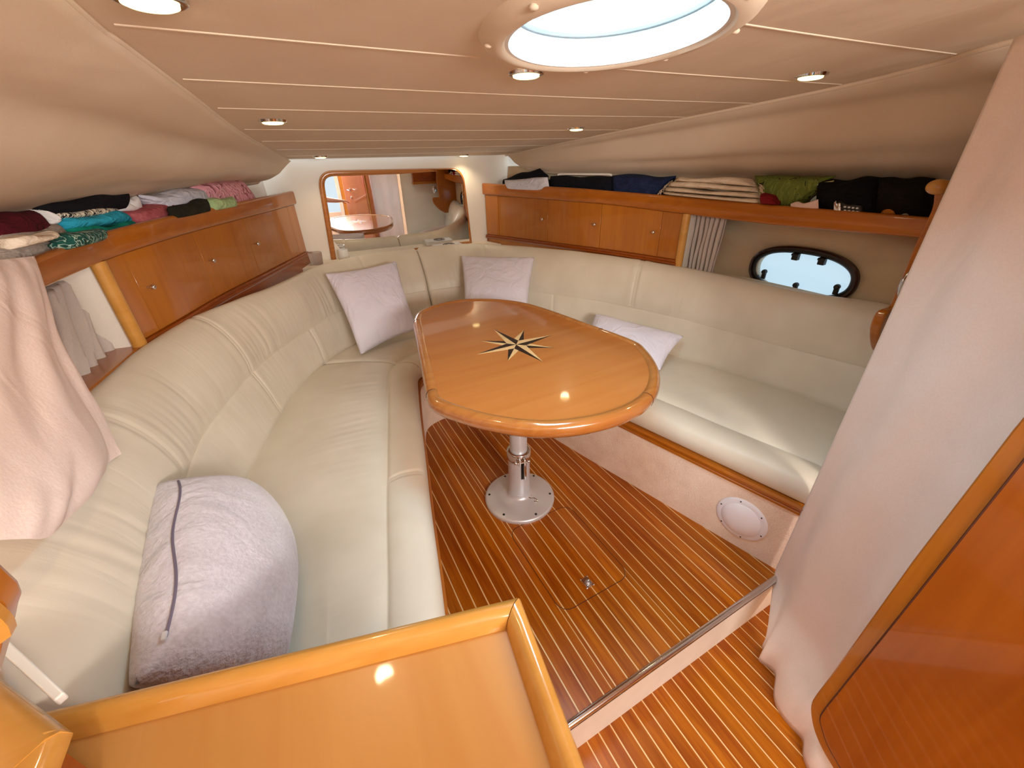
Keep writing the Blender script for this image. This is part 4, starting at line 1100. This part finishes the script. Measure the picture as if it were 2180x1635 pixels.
# starboard
item('jacket', 'black jacket heaped at the bow end of the starboard shelf', 'jacket', [(1.4911,2.9374,1.2181),(1.5642,2.5478,1.2897),(1.6048,2.331,1.1798),(1.4927,2.9292,1.169)], .13, cl('#15161c', '#0c0c10'), zs_, seed=21, namp=.03, folds=3, group=G2)
item('shirt', 'white shirt folded over the rail at the bow end of the starboard shelf', 'shirt', [(1.44,2.8223,1.22),(1.5169,2.381,1.2429),(1.5209,2.3582,1.183),(1.4415,2.8137,1.1817)], .05, cl('#e2dfe4', '#d0ccd4'), 1.16, seed=22, namp=.008, group=G2)
item('trousers', 'dark navy trousers folded on the starboard shelf', 'trousers', [(1.5824,2.4505,1.2443),(1.7075,1.9668,1.243),(1.7194,1.9282,1.1558),(1.5796,2.4657,1.1649)], .13, cl('#16171f', '#0e0f16'), zs_, seed=23, group=G2)
a, b = (Vector(q) for q in [(1.5327,2.2904,1.2566),(1.635,1.9226,1.2559)])
mb = MB(); mb.tube([a, a.lerp(b, .04)+Vector((0, 0, .004)), b.lerp(a, .04)+Vector((0, 0, .004)), b], .0055, 8); tag(obj('clothes_hanger', mb, M['white_gloss']), 'white hanger bar lying on the dark trousers of the starboard shelf', 'hanger')
item('jumper', 'navy blue jumper beside the cream throw on the starboard shelf', 'jumper', [(1.7,1.9908,1.2499),(1.81,1.6339,1.2515),(1.7983,1.6718,1.1596),(1.7066,1.9695,1.1594)], .13, cl('#28355a', '#161d38'), zs_, seed=24, namp=.03, folds=3, group=G2)
thr = thing('folded_throw', 'cream folded throw with fringed ends on the starboard shelf', 'blanket', (1.7807,1.3911,1.1571), G2)
for k, px in enumerate(([(1.7236,1.6366,1.183),(1.8112,1.1652,1.1704),(1.8135,1.1481,1.1494),(1.7212,1.6442,1.1698)], [(1.7256,1.63,1.2024),(1.8094,1.1785,1.1916),(1.8122,1.1576,1.1708),(1.7236,1.6366,1.183)], [(1.7332,1.6055,1.226),(1.8066,1.1996,1.2125),(1.8094,1.1785,1.1916),(1.7271,1.6253,1.2025)], [(1.7435,1.5725,1.249),(1.8012,1.2394,1.244),(1.8066,1.1996,1.2125),(1.7361,1.5962,1.2262)])):
    px = [Vector(q)+Vector((.045, .01, 0)) for q in px]
    item('fold', '', '', px, .17, cl('#e6d2b8', '#dcc4a6'), None, seed=30+k, namp=.006, parent=thr, power=.3, sag=-.004, folds=0)
mb = MB()
for e, (x0, y0, x1, y1) in enumerate(((1, 0, 0, 0), (0, 0, 0, 0))):
    pass
fr0 = [(1.8092,1.1803,1.2274),(1.8104,1.1709,1.2063),(1.8118,1.1605,1.1815),(1.8127,1.1538,1.1564)]; fr1 = [(1.7385,1.5884,1.2345),(1.7297,1.6168,1.2091),(1.7248,1.6324,1.1874),(1.7197,1.6491,1.1697)]
rnd = random.Random(3)
for P_ in (fr0, fr1):
    for p0, p1 in zip(P_, P_[1:]):
        for k in range(9):
            q = Vector(p0).lerp(Vector(p1), k/9)+Vector((.01*rnd.random(), .01*rnd.random(), 0))
            dv = Vector((.004*rnd.uniform(-1, 1), (.014 if P_ is fr1 else -.014)*rnd.uniform(.5, 1.4), -.014*rnd.uniform(.3, 1.6)))
            mb.tube([q, q+dv*.6+Vector((0, 0, .004)), q+dv], .0012, 4)
fo = obj('fringe', mb, cl('#dcc6a8'), thr); fo['kind'] = 'stuff'
gb = item('mesh_bag', 'olive green bag with a pale drawstring sagging over the starboard shelf', 'bag', [(1.8789,1.2613,1.255),(1.9115,0.9505,1.2588),(1.9048,1.0376,1.1721),(1.8902,1.1748,1.1835)], .13, printed('green_print', ['#6f7f34', '#7f9040', '#2c3414'], 20, (2, 2, 1)), zs_+.02, seed=41, namp=.028, folds=3, group=G2)
dp = [Vector(q)+Vector((-.035, -.01, 0)) for q in [(1.9119,0.9453,1.2429),(1.9073,1.0052,1.2249),(1.9028,1.0631,1.1849),(1.8973,1.1203,1.1786),(1.8897,1.1788,1.1981)]]
mb = MB(); mb.tube(cr(dp, 24), .003, 6); obj('drawstring', mb, cl('#b4bc8c'), gb)
item('folded_cloth', 'red cloth between the cream throw and the green bag', 'cloth', [(1.8115,1.1633,1.1922),(1.8187,1.1096,1.1873),(1.8214,1.0814,1.1535),(1.8129,1.1528,1.1528)], .08, cl('#8c1c22', '#6c1218'), None, seed=42, group=G2)
item('paper', 'pale pink folded paper at the rail of the starboard shelf, below the green bag', 'paper', [(1.8245,1.0409,1.1595),(1.8318,0.9465,1.1819),(1.8329,0.9322,1.1413),(1.8249,1.0358,1.1424)], .012, cl('#e6c8bc'), None, seed=43, namp=.004)
item('bag', 'black bag filling the aft end of the starboard shelf', 'bag', [(1.9071,1.008,1.2448),(1.9229,0.8021,1.2549),(1.9275,0.7427,1.1228),(1.9099,0.9714,1.1272)], .14, cl('#121014', '#08080a'), zs_, seed=44, group=G2)
item('bag', 'second black bag at the aft corner of the starboard shelf, by the wooden panel', 'bag', [(1.9221,0.813,1.2547),(1.9338,0.6601,1.2545),(1.9371,0.6177,1.1161),(1.9252,0.7725,1.1202)], .13, cl('#1b1512', '#0e0b0a'), zs_, seed=45, group=G2)
ph = thing('remote_control', 'black and silver keypad handset on the starboard shelf rail', 'remote', (1.8404,0.8344,1.1389))
q0, q1_, q2_, q3_ = [Vector(p)+Vector((.02, 0, 0)) for p in [(1.8352,0.9025,1.1745),(1.8429,0.8018,1.1681),(1.8439,0.7896,1.1315),(1.8362,0.8893,1.1329)]]
item('casing', '', '', [q0, q1_, q2_, q3_], .03, M['black'], None, namp=0, parent=ph, power=.2)
e0, e1, e2, e3 = q0.lerp(q1_, .05), q0.lerp(q1_, .32), q3_.lerp(q2_, .32), q3_.lerp(q2_, .05)
item('silver_end', '', '', [v+Vector((-.014, -.004, 0)) for v in (e0, e1, e2, e3)], .02, M['chrome'], None, namp=0, parent=ph, power=.2)
for r in range(2):
    for c in range(4):
        u, v = .42+.13*c, .28+.3*r
        p = (q0*(1-u)+q1_*u)*(1-v)+(q3_*(1-u)+q2_*u)*v + Vector((-.018, -.005, 0))
        mb = MB(); mb.ball(p, .005, 5, (.6, 1, .7)); obj('key', mb, M['alloy'], ph)
for nm, lab, pc_px, r, col in (('ball', 'orange-brown ball on the starboard shelf rail, near the wooden end panel', (1.8488,0.7256,1.1461), .030, '#b8702c'), ('ball', 'grey-green ball next to the orange-brown one on the starboard shelf', (1.852,0.6841,1.1464), .024, '#9a9a80')):
    mb = MB(); mb.ball(Vector(pc_px)+Vector((.045, 0, 0)), r, 12); tag(obj(nm, mb, cl(col)), lab, 'ball')

# ================================================================== CLOTH BAG HANGING OVER THE PORT RAIL
tl_, tr_ = [(-0.5,1.0219,1.2222),(-0.5,1.2943,1.1919)]
rt = [tr_, (-0.492,1.2187,1.1102), (-0.482,1.147,1.0444), (-0.466,1.1074,0.9593), (-0.45,1.0861,0.8769), (-0.425,1.0169,0.8121)]
bt = [(-0.42,0.5655,0.9886), (-0.418,0.6188,0.9466), (-0.416,0.6836,0.8854), (-0.418,0.8035,0.8549), (-0.425,1.0169,0.8121)]
lf = [tl_, (-0.46,0.7722,1.0867), (-0.42,0.5655,0.9886)]
g = coons([tl_, tr_], rt, bt, lf, 50, 50)
for j in range(50):
    for i in range(50):
        u, v = i/49, j/49; p = g[j][i]
        w = .008*sin(u*7+v*5+2*nz(u*3, v*2))*v + .010*nz(u*5, v*2.5, 1) + .012*gauss(v-.93, .06)*nz(u*9, 3.3) - .014*gauss(u-.86-.1*v, .04)*min(1, v*2)
        g[j][i] = p + Vector((w, 0, 0))
m = puffed(g, .075, .004, 12, 5.0, .45, .6, .3)
tag(obj('cloth_bag', m, M['bag_cloth'], angle=80), 'pale pink cotton bag hanging over the port shelf rail at the left edge', 'bag')

# ================================================================== WORKTOP IN THE NEAR LEFT FOREGROUND
A = Vector((-0.3982,0.4826,0.78)); Bc = Vector((0.1738,0.332,0.78)); Cc = Vector((0.1409,0.1257,0.78))
Cc = Bc + (Cc-Bc)*1.9
ct = thing('galley_cabinet', 'varnished galley cabinet with a raised fiddle round its worktop, near foreground', 'cabinet', (-.1, .1, ZL))
mb = MB(); mb.prism([(A.x-.25, A.y+.066), (Bc.x-.012, Bc.y-.012), (Cc.x-.012, Cc.y), (-.62, Cc.y)], .735, .757); obj('worktop', mb, M['counter_top'], ct, bevel=.002)
mb = MB(); mb.prism([(A.x-.22, A.y+.02), (Bc.x-.05, Bc.y-.05), (Cc.x-.05, Cc.y+.01), (-.60, Cc.y+.01)], ZL, .735); obj('carcass', mb, M['cherry'], ct)
def fiddle(a, b, nin, w=.034, h0=.73, h1=.783):
    """rounded rail whose outer upper edge runs from a to b; nin points inwards over the worktop"""
    pr = [(0.004, h0), (0.0, h0+.02), (0.001, h1-.014), (.006, h1-.003), (.014, h1), (.022, h1-.003), (.029, h1-.012), (w, h1-.026), (w+.002, h0+.02), (w, h0)]
    n = 12; secs = []
    for k in range(n+1):
        p = a.lerp(b, k/n); secs.append([(p.x+nin.x*q, p.y+nin.y*q, z) for q, z in pr])
    m = MB(); m.loft(secs); return m
d1 = (Bc-A).normalized(); n1 = Vector((d1.y, -d1.x, 0)); d2 = (Cc-Bc).normalized(); n2 = Vector((d2.y, -d2.x, 0))
mit = .034
def mitred(a, b, nin, other_n, first):
    pr = [(0.004, .73), (0.0, .75), (0.001, .769), (.006, .780), (.014, .783), (.022, .780), (.029, .771), (mit, .757), (mit+.002, .75), (mit, .73)]
    secs = []; d = (b-a).normalized(); n = 14
    for k in range(n+1):
        t = k/n; sec = []
        for q, z in pr:
            # shift along the rail so the end meets the neighbouring rail in a mitre
            dot = nin.dot(other_n); co = q*(1-dot)/max(.2, abs(d.dot(other_n)))
            s0 = 0 if not first else co+.0008; s1 = 0 if first else -(co+.0008)
            p = (a + d*s0).lerp(b + d*s1, t); sec.append((p.x+nin.x*q, p.y+nin.y*q, z))
        secs.append(sec)
    m = MB(); m.loft(secs); return m
obj('fiddle', mitred(A-d1*.02, Bc, n1, n2, False), M['counter_rail'], ct, angle=50)
obj('fiddle', mitred(Bc, Cc, n2, n1, True), M['counter_rail'], ct, angle=50)

# raised corner cabinet with its own fiddle at the far left
RA, RB_, RC = Vector((-0.4342,0.512,0.86)), Vector((-0.3262,0.3873,0.86)), Vector((-0.327,0.3296,0.86))
rc = thing('corner_cabinet', 'raised varnished corner unit with a rounded rail, bottom left corner of the picture', 'cabinet', (-.5, .35, ZL))
e1_ = (RB_-RA).normalized(); m1 = Vector((e1_.y, -e1_.x, 0)); e2_ = (RC-RB_).normalized(); m2 = Vector((e2_.y, -e2_.x, 0))
mb = MB(); mb.prism([(RA.x-.1, RA.y+.06), ((RB_+m1*.012).x, (RB_+m1*.012).y), ((RC+m2*.012).x, (RC+m2*.012).y), (RC.x-.3, RC.y), (RA.x-.3, RA.y)], .757, .840); obj('carcass', mb, M['cherry_red'], rc)
mb = MB(); mb.prism([((RB_+m1*.04).x, (RB_+m1*.04).y), ((RC+m2*.04).x, (RC+m2*.04).y), (RC.x-.3, RC.y), (RA.x-.3, RA.y), (RA.x-.05, RA.y-.02)], .840, .843); obj('recess', mb, M['cherry_red'], rc)
def rail2(a, b, nin, h0, h1, w):
    pr = [(0.002, h0), (0, h1-.02), (.004, h1-.006), (.013, h1), (w-.013, h1), (w-.004, h1-.006), (w, h1-.02), (w, h0)]
    secs = [[(a.lerp(b, k/8).x+nin.x*q, a.lerp(b, k/8).y+nin.y*q, z) for q, z in pr] for k in range(9)]
    m = MB(); m.loft(secs); return m
obj('rail', rail2(RA, RB_, m1, .838, .862, .055), M['counter_rail'], rc, angle=50)
obj('rail', rail2(RB_+e2_*.0, RC+e2_*.2, m2, .838, .861, .045), M['counter_rail'], rc, angle=50)
# white end board of the settee beside it
w4 = [Vector(q) for q in [(-0.4264,0.5229,0.84),(-0.4292,0.5453,0.84),(-0.3506,0.4435,0.84),(-0.3575,0.437,0.84)]]
ext = (w4[1]-w4[2]).normalized()*.1
mb = MB(); mb.prism([((w4[0]+ext).x, (w4[0]+ext).y), ((w4[1]+ext).x, (w4[1]+ext).y), (w4[2].x, w4[2].y), (w4[3].x, w4[3].y)], .828, .84)
obj('white_edge_board', mb, M['white_gloss'], rc, bevel=.002)
# wooden end of the overhead galley unit
lpx = [(-0.2495,0.36,1.1327),(-0.2505,0.36,1.0996),(-0.2499,0.36,1.076),(-0.2525,0.36,1.065),(-0.2572,0.36,1.0583),(-0.2739,0.36,1.03),(-0.3,0.36,0.9899),(-0.3102,0.36,0.9824),(-0.3279,0.36,0.9864)]
mb = MB(); n_ = len(lpx)
mb.loft([[(p[0], y, p[2]) for p in lpx] for y in (.36, .33)])
oe = thing('wooden_partition', 'shaped varnished panel end at the left edge, above the corner cabinet', 'panel', (lpx[4][0]-.06, .345, lpx[5][2]))
obj('board', mb, M['cherry'], oe, bevel=.006, seg=3)
top_e = [Vector(p) for p in lpx[:4]]
mb = MB(); mb.tube([p+Vector((-.012, -.032, -.006)) for p in cr(top_e, 12)], .014, 10); obj('edge_bead', mb, M['counter_rail'], oe)

# ================================================================== STARBOARD END PANEL, CURTAIN AND FOREGROUND DOOR
ep = thing('wooden_partition', 'varnished scalloped end panel at the aft end of the starboard shelf, half behind the curtain', 'panel', (1.86, .57, .70))
epx = [(1.8954,0.575,1.2683),(1.7461,0.575,1.2593),(1.7051,0.575,1.2414),(1.7423,0.575,1.1883),(1.7466,0.575,1.1481),(1.7397,0.575,1.0865),(1.7448,0.575,1.0085),(1.7486,0.575,0.9273),(1.7461,0.575,0.879),(1.6712,0.575,0.8729),(1.6727,0.575,0.8092),(1.7424,0.575,0.7265),(1.8156,0.575,0.6828)]
sh = [(p[0], p[2]) for p in epx] + [(2.06, epx[-1][2]), (2.06, epx[0][2])]
shd = [sh[0]] + [(v.x, v.y) for v in cr([(a, b, 0) for a, b in sh[1:-2]], 50)] + sh[-2:]
mb = MB(); mb.loft([[(a, y, b) for a, b in shd] for y in (.575, .545)]); obj('board', mb, M['cherry_long'], ep, bevel=.007, seg=3)
kq = Vector((1.6825,0.56,1.2456)); mb = MB(); mb.ball(kq, .026, 10, (1, 1.1, .8)); obj('rounded_cap', mb, M['counter_rail'], ep)
kq = Vector((1.6878,0.545,0.9658)); mb = MB(); mb.ball(kq+Vector((.02, 0, 0)), .036, 12, (.8, .28, 1.25)); obj('steel_oval', mb, M['chrome'], ep)  # flattened polished-metal oval set at the panel edge

def curtain():
    # top at the headliner, bottom on the lower sole; hangs in soft folds
    top = [Vector(p) for p in ((1.285, .412, 1.52), (1.20, .30, 1.53), (1.10, .17, 1.535), (1.01, .03, 1.54), (.97, -.12, 1.55), (.95, -.35, 1.565))]
    bot = [Vector(p) for p in ((1.115, .300, -.178), (1.085, .275, -.178), (1.052, .23, -.178), (.975, .105, -.178), (.935, .01, -.178), (.93, -.30, -.178))]
    n, m = 90, 80; T = cr(top, n); B = cr(bot, n); mid = cr([(1.268, .405, 0), (1.19, .30, 0), (1.095, .165, 0), (1.005, .03, 0), (.965, -.12, 0), (.945, -.35, 0)], n)
    g = MB(); 
    for i in range(n):
        u = i/(n-1)
        for j in range(m):
            z = T[i].z + (B[i].z-T[i].z)*j/(m-1)
            if z > .02: p = Vector((mid[i].x, mid[i].y, z)).lerp(Vector((T[i].x, T[i].y, z)), max(0, (z-.02)/1.5))
            else:
                k = min(1, (.02-z)/.16); k = k*k*(3-2*k); p = Vector((mid[i].x, mid[i].y, z)).lerp(Vector((B[i].x, B[i].y, z)), k)
            f = .018*sin(u*21+.8*nz(z*1.3, u*2))*(.35+.65*min(1, (1.55-z)/1.2))*min(1, u*6) + .012*nz(u*6, z*2.2, 7.7)*min(1, u*6)
            t = (mid[min(i+1, n-1)]-mid[max(i-1, 0)]).normalized(); nn = Vector((-t.y, t.x, 0))
            g.v.append(p - nn*f*-1)
    for i in range(n-1):
        for j in range(m-1):
            k = i*m+j; g.f.append((k, k+1, k+m+1, k+m))
    return tag(obj('privacy_curtain', g, M['curtain'], angle=80, solid=.004), 'tall blush cloth curtain hanging at the right, down to the lower sole', 'curtain')
curtain()

fd = thing('locker_door', 'varnished door panel with a rounded lower corner, right foreground edge', 'door', (.93, -.2, -.16))
oy = [(0.9232,0.0844,1.1032),(0.9253,0.091,0.9874),(0.9259,0.0927,0.9589),(0.9286,0.1009,0.6331),(0.9295,0.1039,0.2073),(0.9302,0.106,0.0884),(0.9292,0.1029,0.0396),(0.9241,0.0871,0.0031),(0.9168,0.0648,-0.0237),(0.9072,0.0355,-0.0395),(0.8965,0.0027,-0.0456),(0.8754,-0.062,-0.0546)]
gy = [(0.9152,0.0599,1.0491),(0.9158,0.0617,0.9214),(0.9174,0.0666,0.5921),(0.9197,0.0738,0.1896),(0.9202,0.0754,0.0788),(0.9192,0.0722,0.0406),(0.9153,0.0601,0.0227),(0.9068,0.0341,-0.001),(0.8932,-0.0074,-0.0119),(0.8728,-0.0701,-0.0223)]
fa, fb = (Vector((p[0], p[1], 0)) for p in [(0.925,0.09),(0.7,-0.6)])
fdir = (fb-fa).normalized(); fnor = Vector((fdir.y, -fdir.x, 0)); fnor = fnor if fnor.x < 0 else -fnor
def pl_(P): return [((Vector((p[0], p[1], 0))-fa).dot(fdir), p[2]) for p in P]
oy, gy = pl_(oy), pl_(gy); YE = .72
def at_door(s, z, off): 
    q = fa + fdir*s + fnor*off; return (q.x, q.y, z)
def door_prism(poly, o0, o1):
    mb = MB(); mb.loft([[at_door(a, b, o) for a, b in poly] for o in (o0, o1)]); return mb
so = [(v.x, v.y) for v in cr([(a, b, 0) for a, b in oy[3:]], 30)]
outer = [(oy[0][0]+.01, 1.48)] + oy[:3] + so + [(YE, so[-1][1]-.01), (YE, 1.48)]
si = [(v.x, v.y) for v in cr([(a, b, 0) for a, b in gy[2:]], 30)]
inner = [(gy[0][0]+.01, 1.44)] + gy[:2] + si + [(YE-.03, si[-1][1]-.01), (YE-.03, 1.44)]
obj('frame', door_prism(outer, -.024, -.001), M['cherry'], fd, bevel=.004, seg=3)
obj('panel', door_prism(inner, -.02, .0012), M['door_wood'], fd, bevel=.0015)
loop = [at_door(a, b, -.0002) for a, b in [(gy[0][0]+.01, 1.44)] + gy[:2] + si + [(YE-.03, si[-1][1]-.01)]]
mb = MB(); mb.tube(loop, .0022, 6); obj('groove', mb, M['dark_seam'], fd)
def q_(s, z, off): return Vector(at_door(s, z, off))
mb = MB(); mb.tube([q_(.50, .95, .0), q_(.50, .95, .04), q_(.42, .945, .045)], .008, 10); mb.lathe([(.02, 0), (.02, .006), (.002, .008)], q_(.50, .95, .0), fnor, 20); obj('lever_handle', mb, M['chrome'], fd)
mb = MB(); mb.lathe([(.016, 0), (.016, .01), (.002, .012)], q_(.50, .85, .0), fnor, 20); obj('lock_rose', mb, M['chrome'], fd)

# wall cabinet on the short bulkhead at the aft end of the starboard settee (seen in the mirror)
wc = thing('wall_cabinet', 'varnished wall cabinet on the aft bulkhead, seen at the upper right of the mirror', 'cabinet', (1.72, .39, 1.04))
mb = MB(); mb.box((1.73, .415, 1.27), (.52, .07, .46)); obj('body', mb, M['cherry_red'], wc, bevel=.003)
for xc in (1.61, 1.86):
    mb = MB(); mb.box((xc, .4525, 1.29), (.235, .008, .36)); d_ = obj('door', mb, M['cherry_red'], wc, bevel=.002)
    mb = MB(); mb.ball((xc+.08, .464, 1.3), .009, 7); obj('knob', mb, M['chrome'], d_)
mb = MB(); mb.box((1.73, .42, 1.045), (.54, .085, .03)); obj('base_moulding', mb, M['cherry'], wc, bevel=.006)

# ================================================================== PERSON BEHIND THE CAMERA (an arm shows in the mirror)
def skinned(name, joints, links, mat, parent=None, root=0, sub=2):
    me = bpy.data.meshes.new(name)
    org = kids_origin(parent)
    me.from_pydata([tuple(Vector(j[0])-org) for j in joints], links, [])
    o = bpy.data.objects.new(name, me); COL.objects.link(o); o.parent = parent
    o.modifiers.new('skin', 'SKIN')
    if not me.skin_vertices:
        bm = bmesh.new(); bm.from_mesh(me); bm.verts.layers.skin.verify(); bm.to_mesh(me); bm.free()
    for i, j in enumerate(joints):
        r = j[1]; me.skin_vertices[0].data[i].radius = r if isinstance(r, tuple) else (r, r)
        me.skin_vertices[0].data[i].use_root = (i == root)
    o.modifiers['skin'].use_smooth_shade = True
    q = o.modifiers.new('sub', 'SUBSURF'); q.levels = sub; q.render_levels = sub
    me.materials.append(mat)
    return o
skin_m = plain('skin', '#d8a78c', 0.5); pink = fabric('pink_shirt_cloth', '#d8707c', '#c85e6c', big=12); short_m = fabric('navy_short_cloth', '#39425c', '#2c344a'); hair_m = plain('brown_hair', '#4a3424', 0.6)
bx_, by_ = .12, -.52
Zf = ZL
person = thing('person', 'person in a pink short-sleeved shirt standing behind the camera, one arm showing in the mirror', 'person', (bx_, by_, Zf))
J_ = [((bx_, by_, .72), (.13, .10)), ((bx_, by_, .86), (.125, .095)), ((bx_, by_+.01, 1.02), (.15, .10)), ((bx_, by_+.01, 1.13), (.13, .085)), ((bx_, by_+.01, 1.20), .052), ((bx_, by_+.02, 1.26), .052),
      ((bx_, by_+.035, 1.34), (.072, .085)), ((bx_, by_+.03, 1.43), (.070, .085)),
      # right arm reaching to starboard
      ((bx_+.18, by_+.01, 1.10), .058), ((bx_+.235, by_+.03, .96), .044), ((bx_+.27, by_+.08, .855), .039), ((bx_+.35, by_+.115, .835), .036), ((bx_+.46, by_+.135, .820), .026),
      # left arm raised towards the camera
      ((bx_-.18, by_+.01, 1.10), .058), ((bx_-.24, by_+.10, 1.00), .044), ((bx_-.27, by_+.17, .98), .039), ((bx_-.25, by_+.25, 1.09), .034), ((bx_-.235, by_+.34, 1.22), .026),
      # legs
      ((bx_+.09, by_, .62), .088), ((bx_+.10, by_+.01, .25), .055), ((bx_+.10, by_-.01, .05), .052), ((bx_+.10, by_-.02, Zf+.07), .036), ((bx_+.11, by_+.10, Zf+.025), (.042, .024)),
      ((bx_-.09, by_, .62), .088), ((bx_-.10, by_+.01, .25), .055), ((bx_-.10, by_-.01, .05), .052), ((bx_-.10, by_-.02, Zf+.07), .036), ((bx_-.11, by_+.10, Zf+.025), (.042, .024))]
L_ = [(0, 1), (1, 2), (2, 3), (3, 4), (4, 5), (5, 6), (6, 7), (3, 8), (8, 9), (9, 10), (10, 11), (11, 12), (3, 13), (13, 14), (14, 15), (15, 16), (16, 17),
      (0, 18), (18, 19), (19, 20), (20, 21), (21, 22), (0, 23), (23, 24), (24, 25), (25, 26), (26, 27)]
def hand(wrist, d, palm_n, n0):
    """palm, four unequal curled fingers and a side thumb added to the body's own skeleton"""
    d = Vector(d).normalized(); pn = Vector(palm_n); pn = (pn-d*pn.dot(d)).normalized(); s = d.cross(pn)
    w = len(J_); J_.append((Vector(wrist)+d*.05, (.032, .016))); L_.append((n0, w))
    for k, (o, l) in enumerate(((-.030, .062), (-.010, .074), (.010, .070), (.029, .055))):
        b = Vector(wrist)+d*.088+s*o; a0 = len(J_)
        J_.append((b, .0095)); J_.append((b+d*l*.5+pn*l*.12, .0085)); J_.append((b+d*l*.85+pn*l*.42, .0075))
        L_.extend([(w, a0), (a0, a0+1), (a0+1, a0+2)])
    a0 = len(J_); b = Vector(wrist)+d*.035-s*.034
    J_.append((b+d*.01-s*.012, .011)); J_.append((b+d*.045-s*.024+pn*.018, .0095)); J_.append((b+d*.072-s*.020+pn*.03, .008)); L_.extend([(w, a0), (a0, a0+1), (a0+1, a0+2)])
hand(J_[12][0], (1, .15, -.05), (0, .2, -1), 12)
hand(J_[17][0], (.05, .55, .7), (.6, .3, -.2), 17)
body = skinned('body', J_, L_, skin_m, person)
G_ = [((bx_, by_, .66), (.155, .12)), ((bx_, by_, .86), (.150, .115)), ((bx_, by_+.01, 1.02), (.172, .12)), ((bx_, by_+.01, 1.13), (.14, .10)), ((bx_, by_+.012, 1.185), .07),
      ((bx_+.185, by_+.01, 1.10), .074), ((bx_+.237, by_+.03, .96), .060), ((bx_+.275, by_+.085, .860), .054), ((bx_+.325, by_+.105, .842), .052), ((bx_-.185, by_+.01, 1.10), .074), ((bx_-.235, by_+.08, 1.02), .060)]
skinned('shirt', G_, [(0, 1), (1, 2), (2, 3), (3, 4), (3, 5), (5, 6), (6, 7), (7, 8), (3, 9), (9, 10)], pink, person)
S_ = [((bx_, by_, .74), (.142, .112)), ((bx_+.09, by_, .60), .105), ((bx_+.105, by_+.01, .32), .082), ((bx_-.09, by_, .60), .105), ((bx_-.105, by_+.01, .32), .082)]
skinned('shorts', S_, [(0, 1), (1, 2), (0, 3), (3, 4)], short_m, person)
hc = Vector((bx_, by_+.015, 1.425)); mb = MB(); mb.ball(hc+Vector((0, -.012, .022)), .092, 14, (.86, 1.0, .92)); obj('hair', mb, hair_m, person, angle=80)
for sx in (-1, 1):
    mb = MB(); mb.ball(hc+Vector((sx*.031, .088, -.02)), .011, 7); obj('eye', mb, plain('eye_white', '#f2efe8', .3), person)
    mb = MB(); mb.ball(hc+Vector((sx*.080, .02, -.035)), .02, 7, (.4, .8, 1.3)); obj('ear', mb, skin_m, person)
mb = MB(); mb.ball(hc+Vector((0, .105, -.045)), .013, 7, (.8, 1, 1.5)); obj('nose', mb, skin_m, person)
mb = MB(); mb.ball(hc+Vector((0, .092, -.085)), .016, 7, (1.3, .6, .35)); obj('mouth', mb, plain('lips', '#b4685e', .4), person)

# joinery beside the companionway, seen as pale strips in the mirror
fr = thing('companionway_frame', 'white companionway frame with varnished side locker, reflected at the left of the mirror', 'frame', (.85, -1.28, ZL))
mb = MB(); mb.box((.68, -1.27, .66), (.05, .05, 1.66)); obj('jamb', mb, M['white_gloss'], fr, bevel=.006)
mb = MB(); mb.box((.82, -1.275, .62), (.22, .03, 1.58)); obj('side_locker', mb, M['counter_rail'], fr, bevel=.004)
mb = MB(); mb.box((.96, -1.27, .66), (.05, .05, 1.66)); obj('jamb', mb, M['white_gloss'], fr, bevel=.006)
mb = MB(); mb.tube([(.86, -1.26, .93), (.86, -1.22, .93), (.80, -1.215, .925)], .007, 8); obj('handle', mb, M['chrome'], fr)
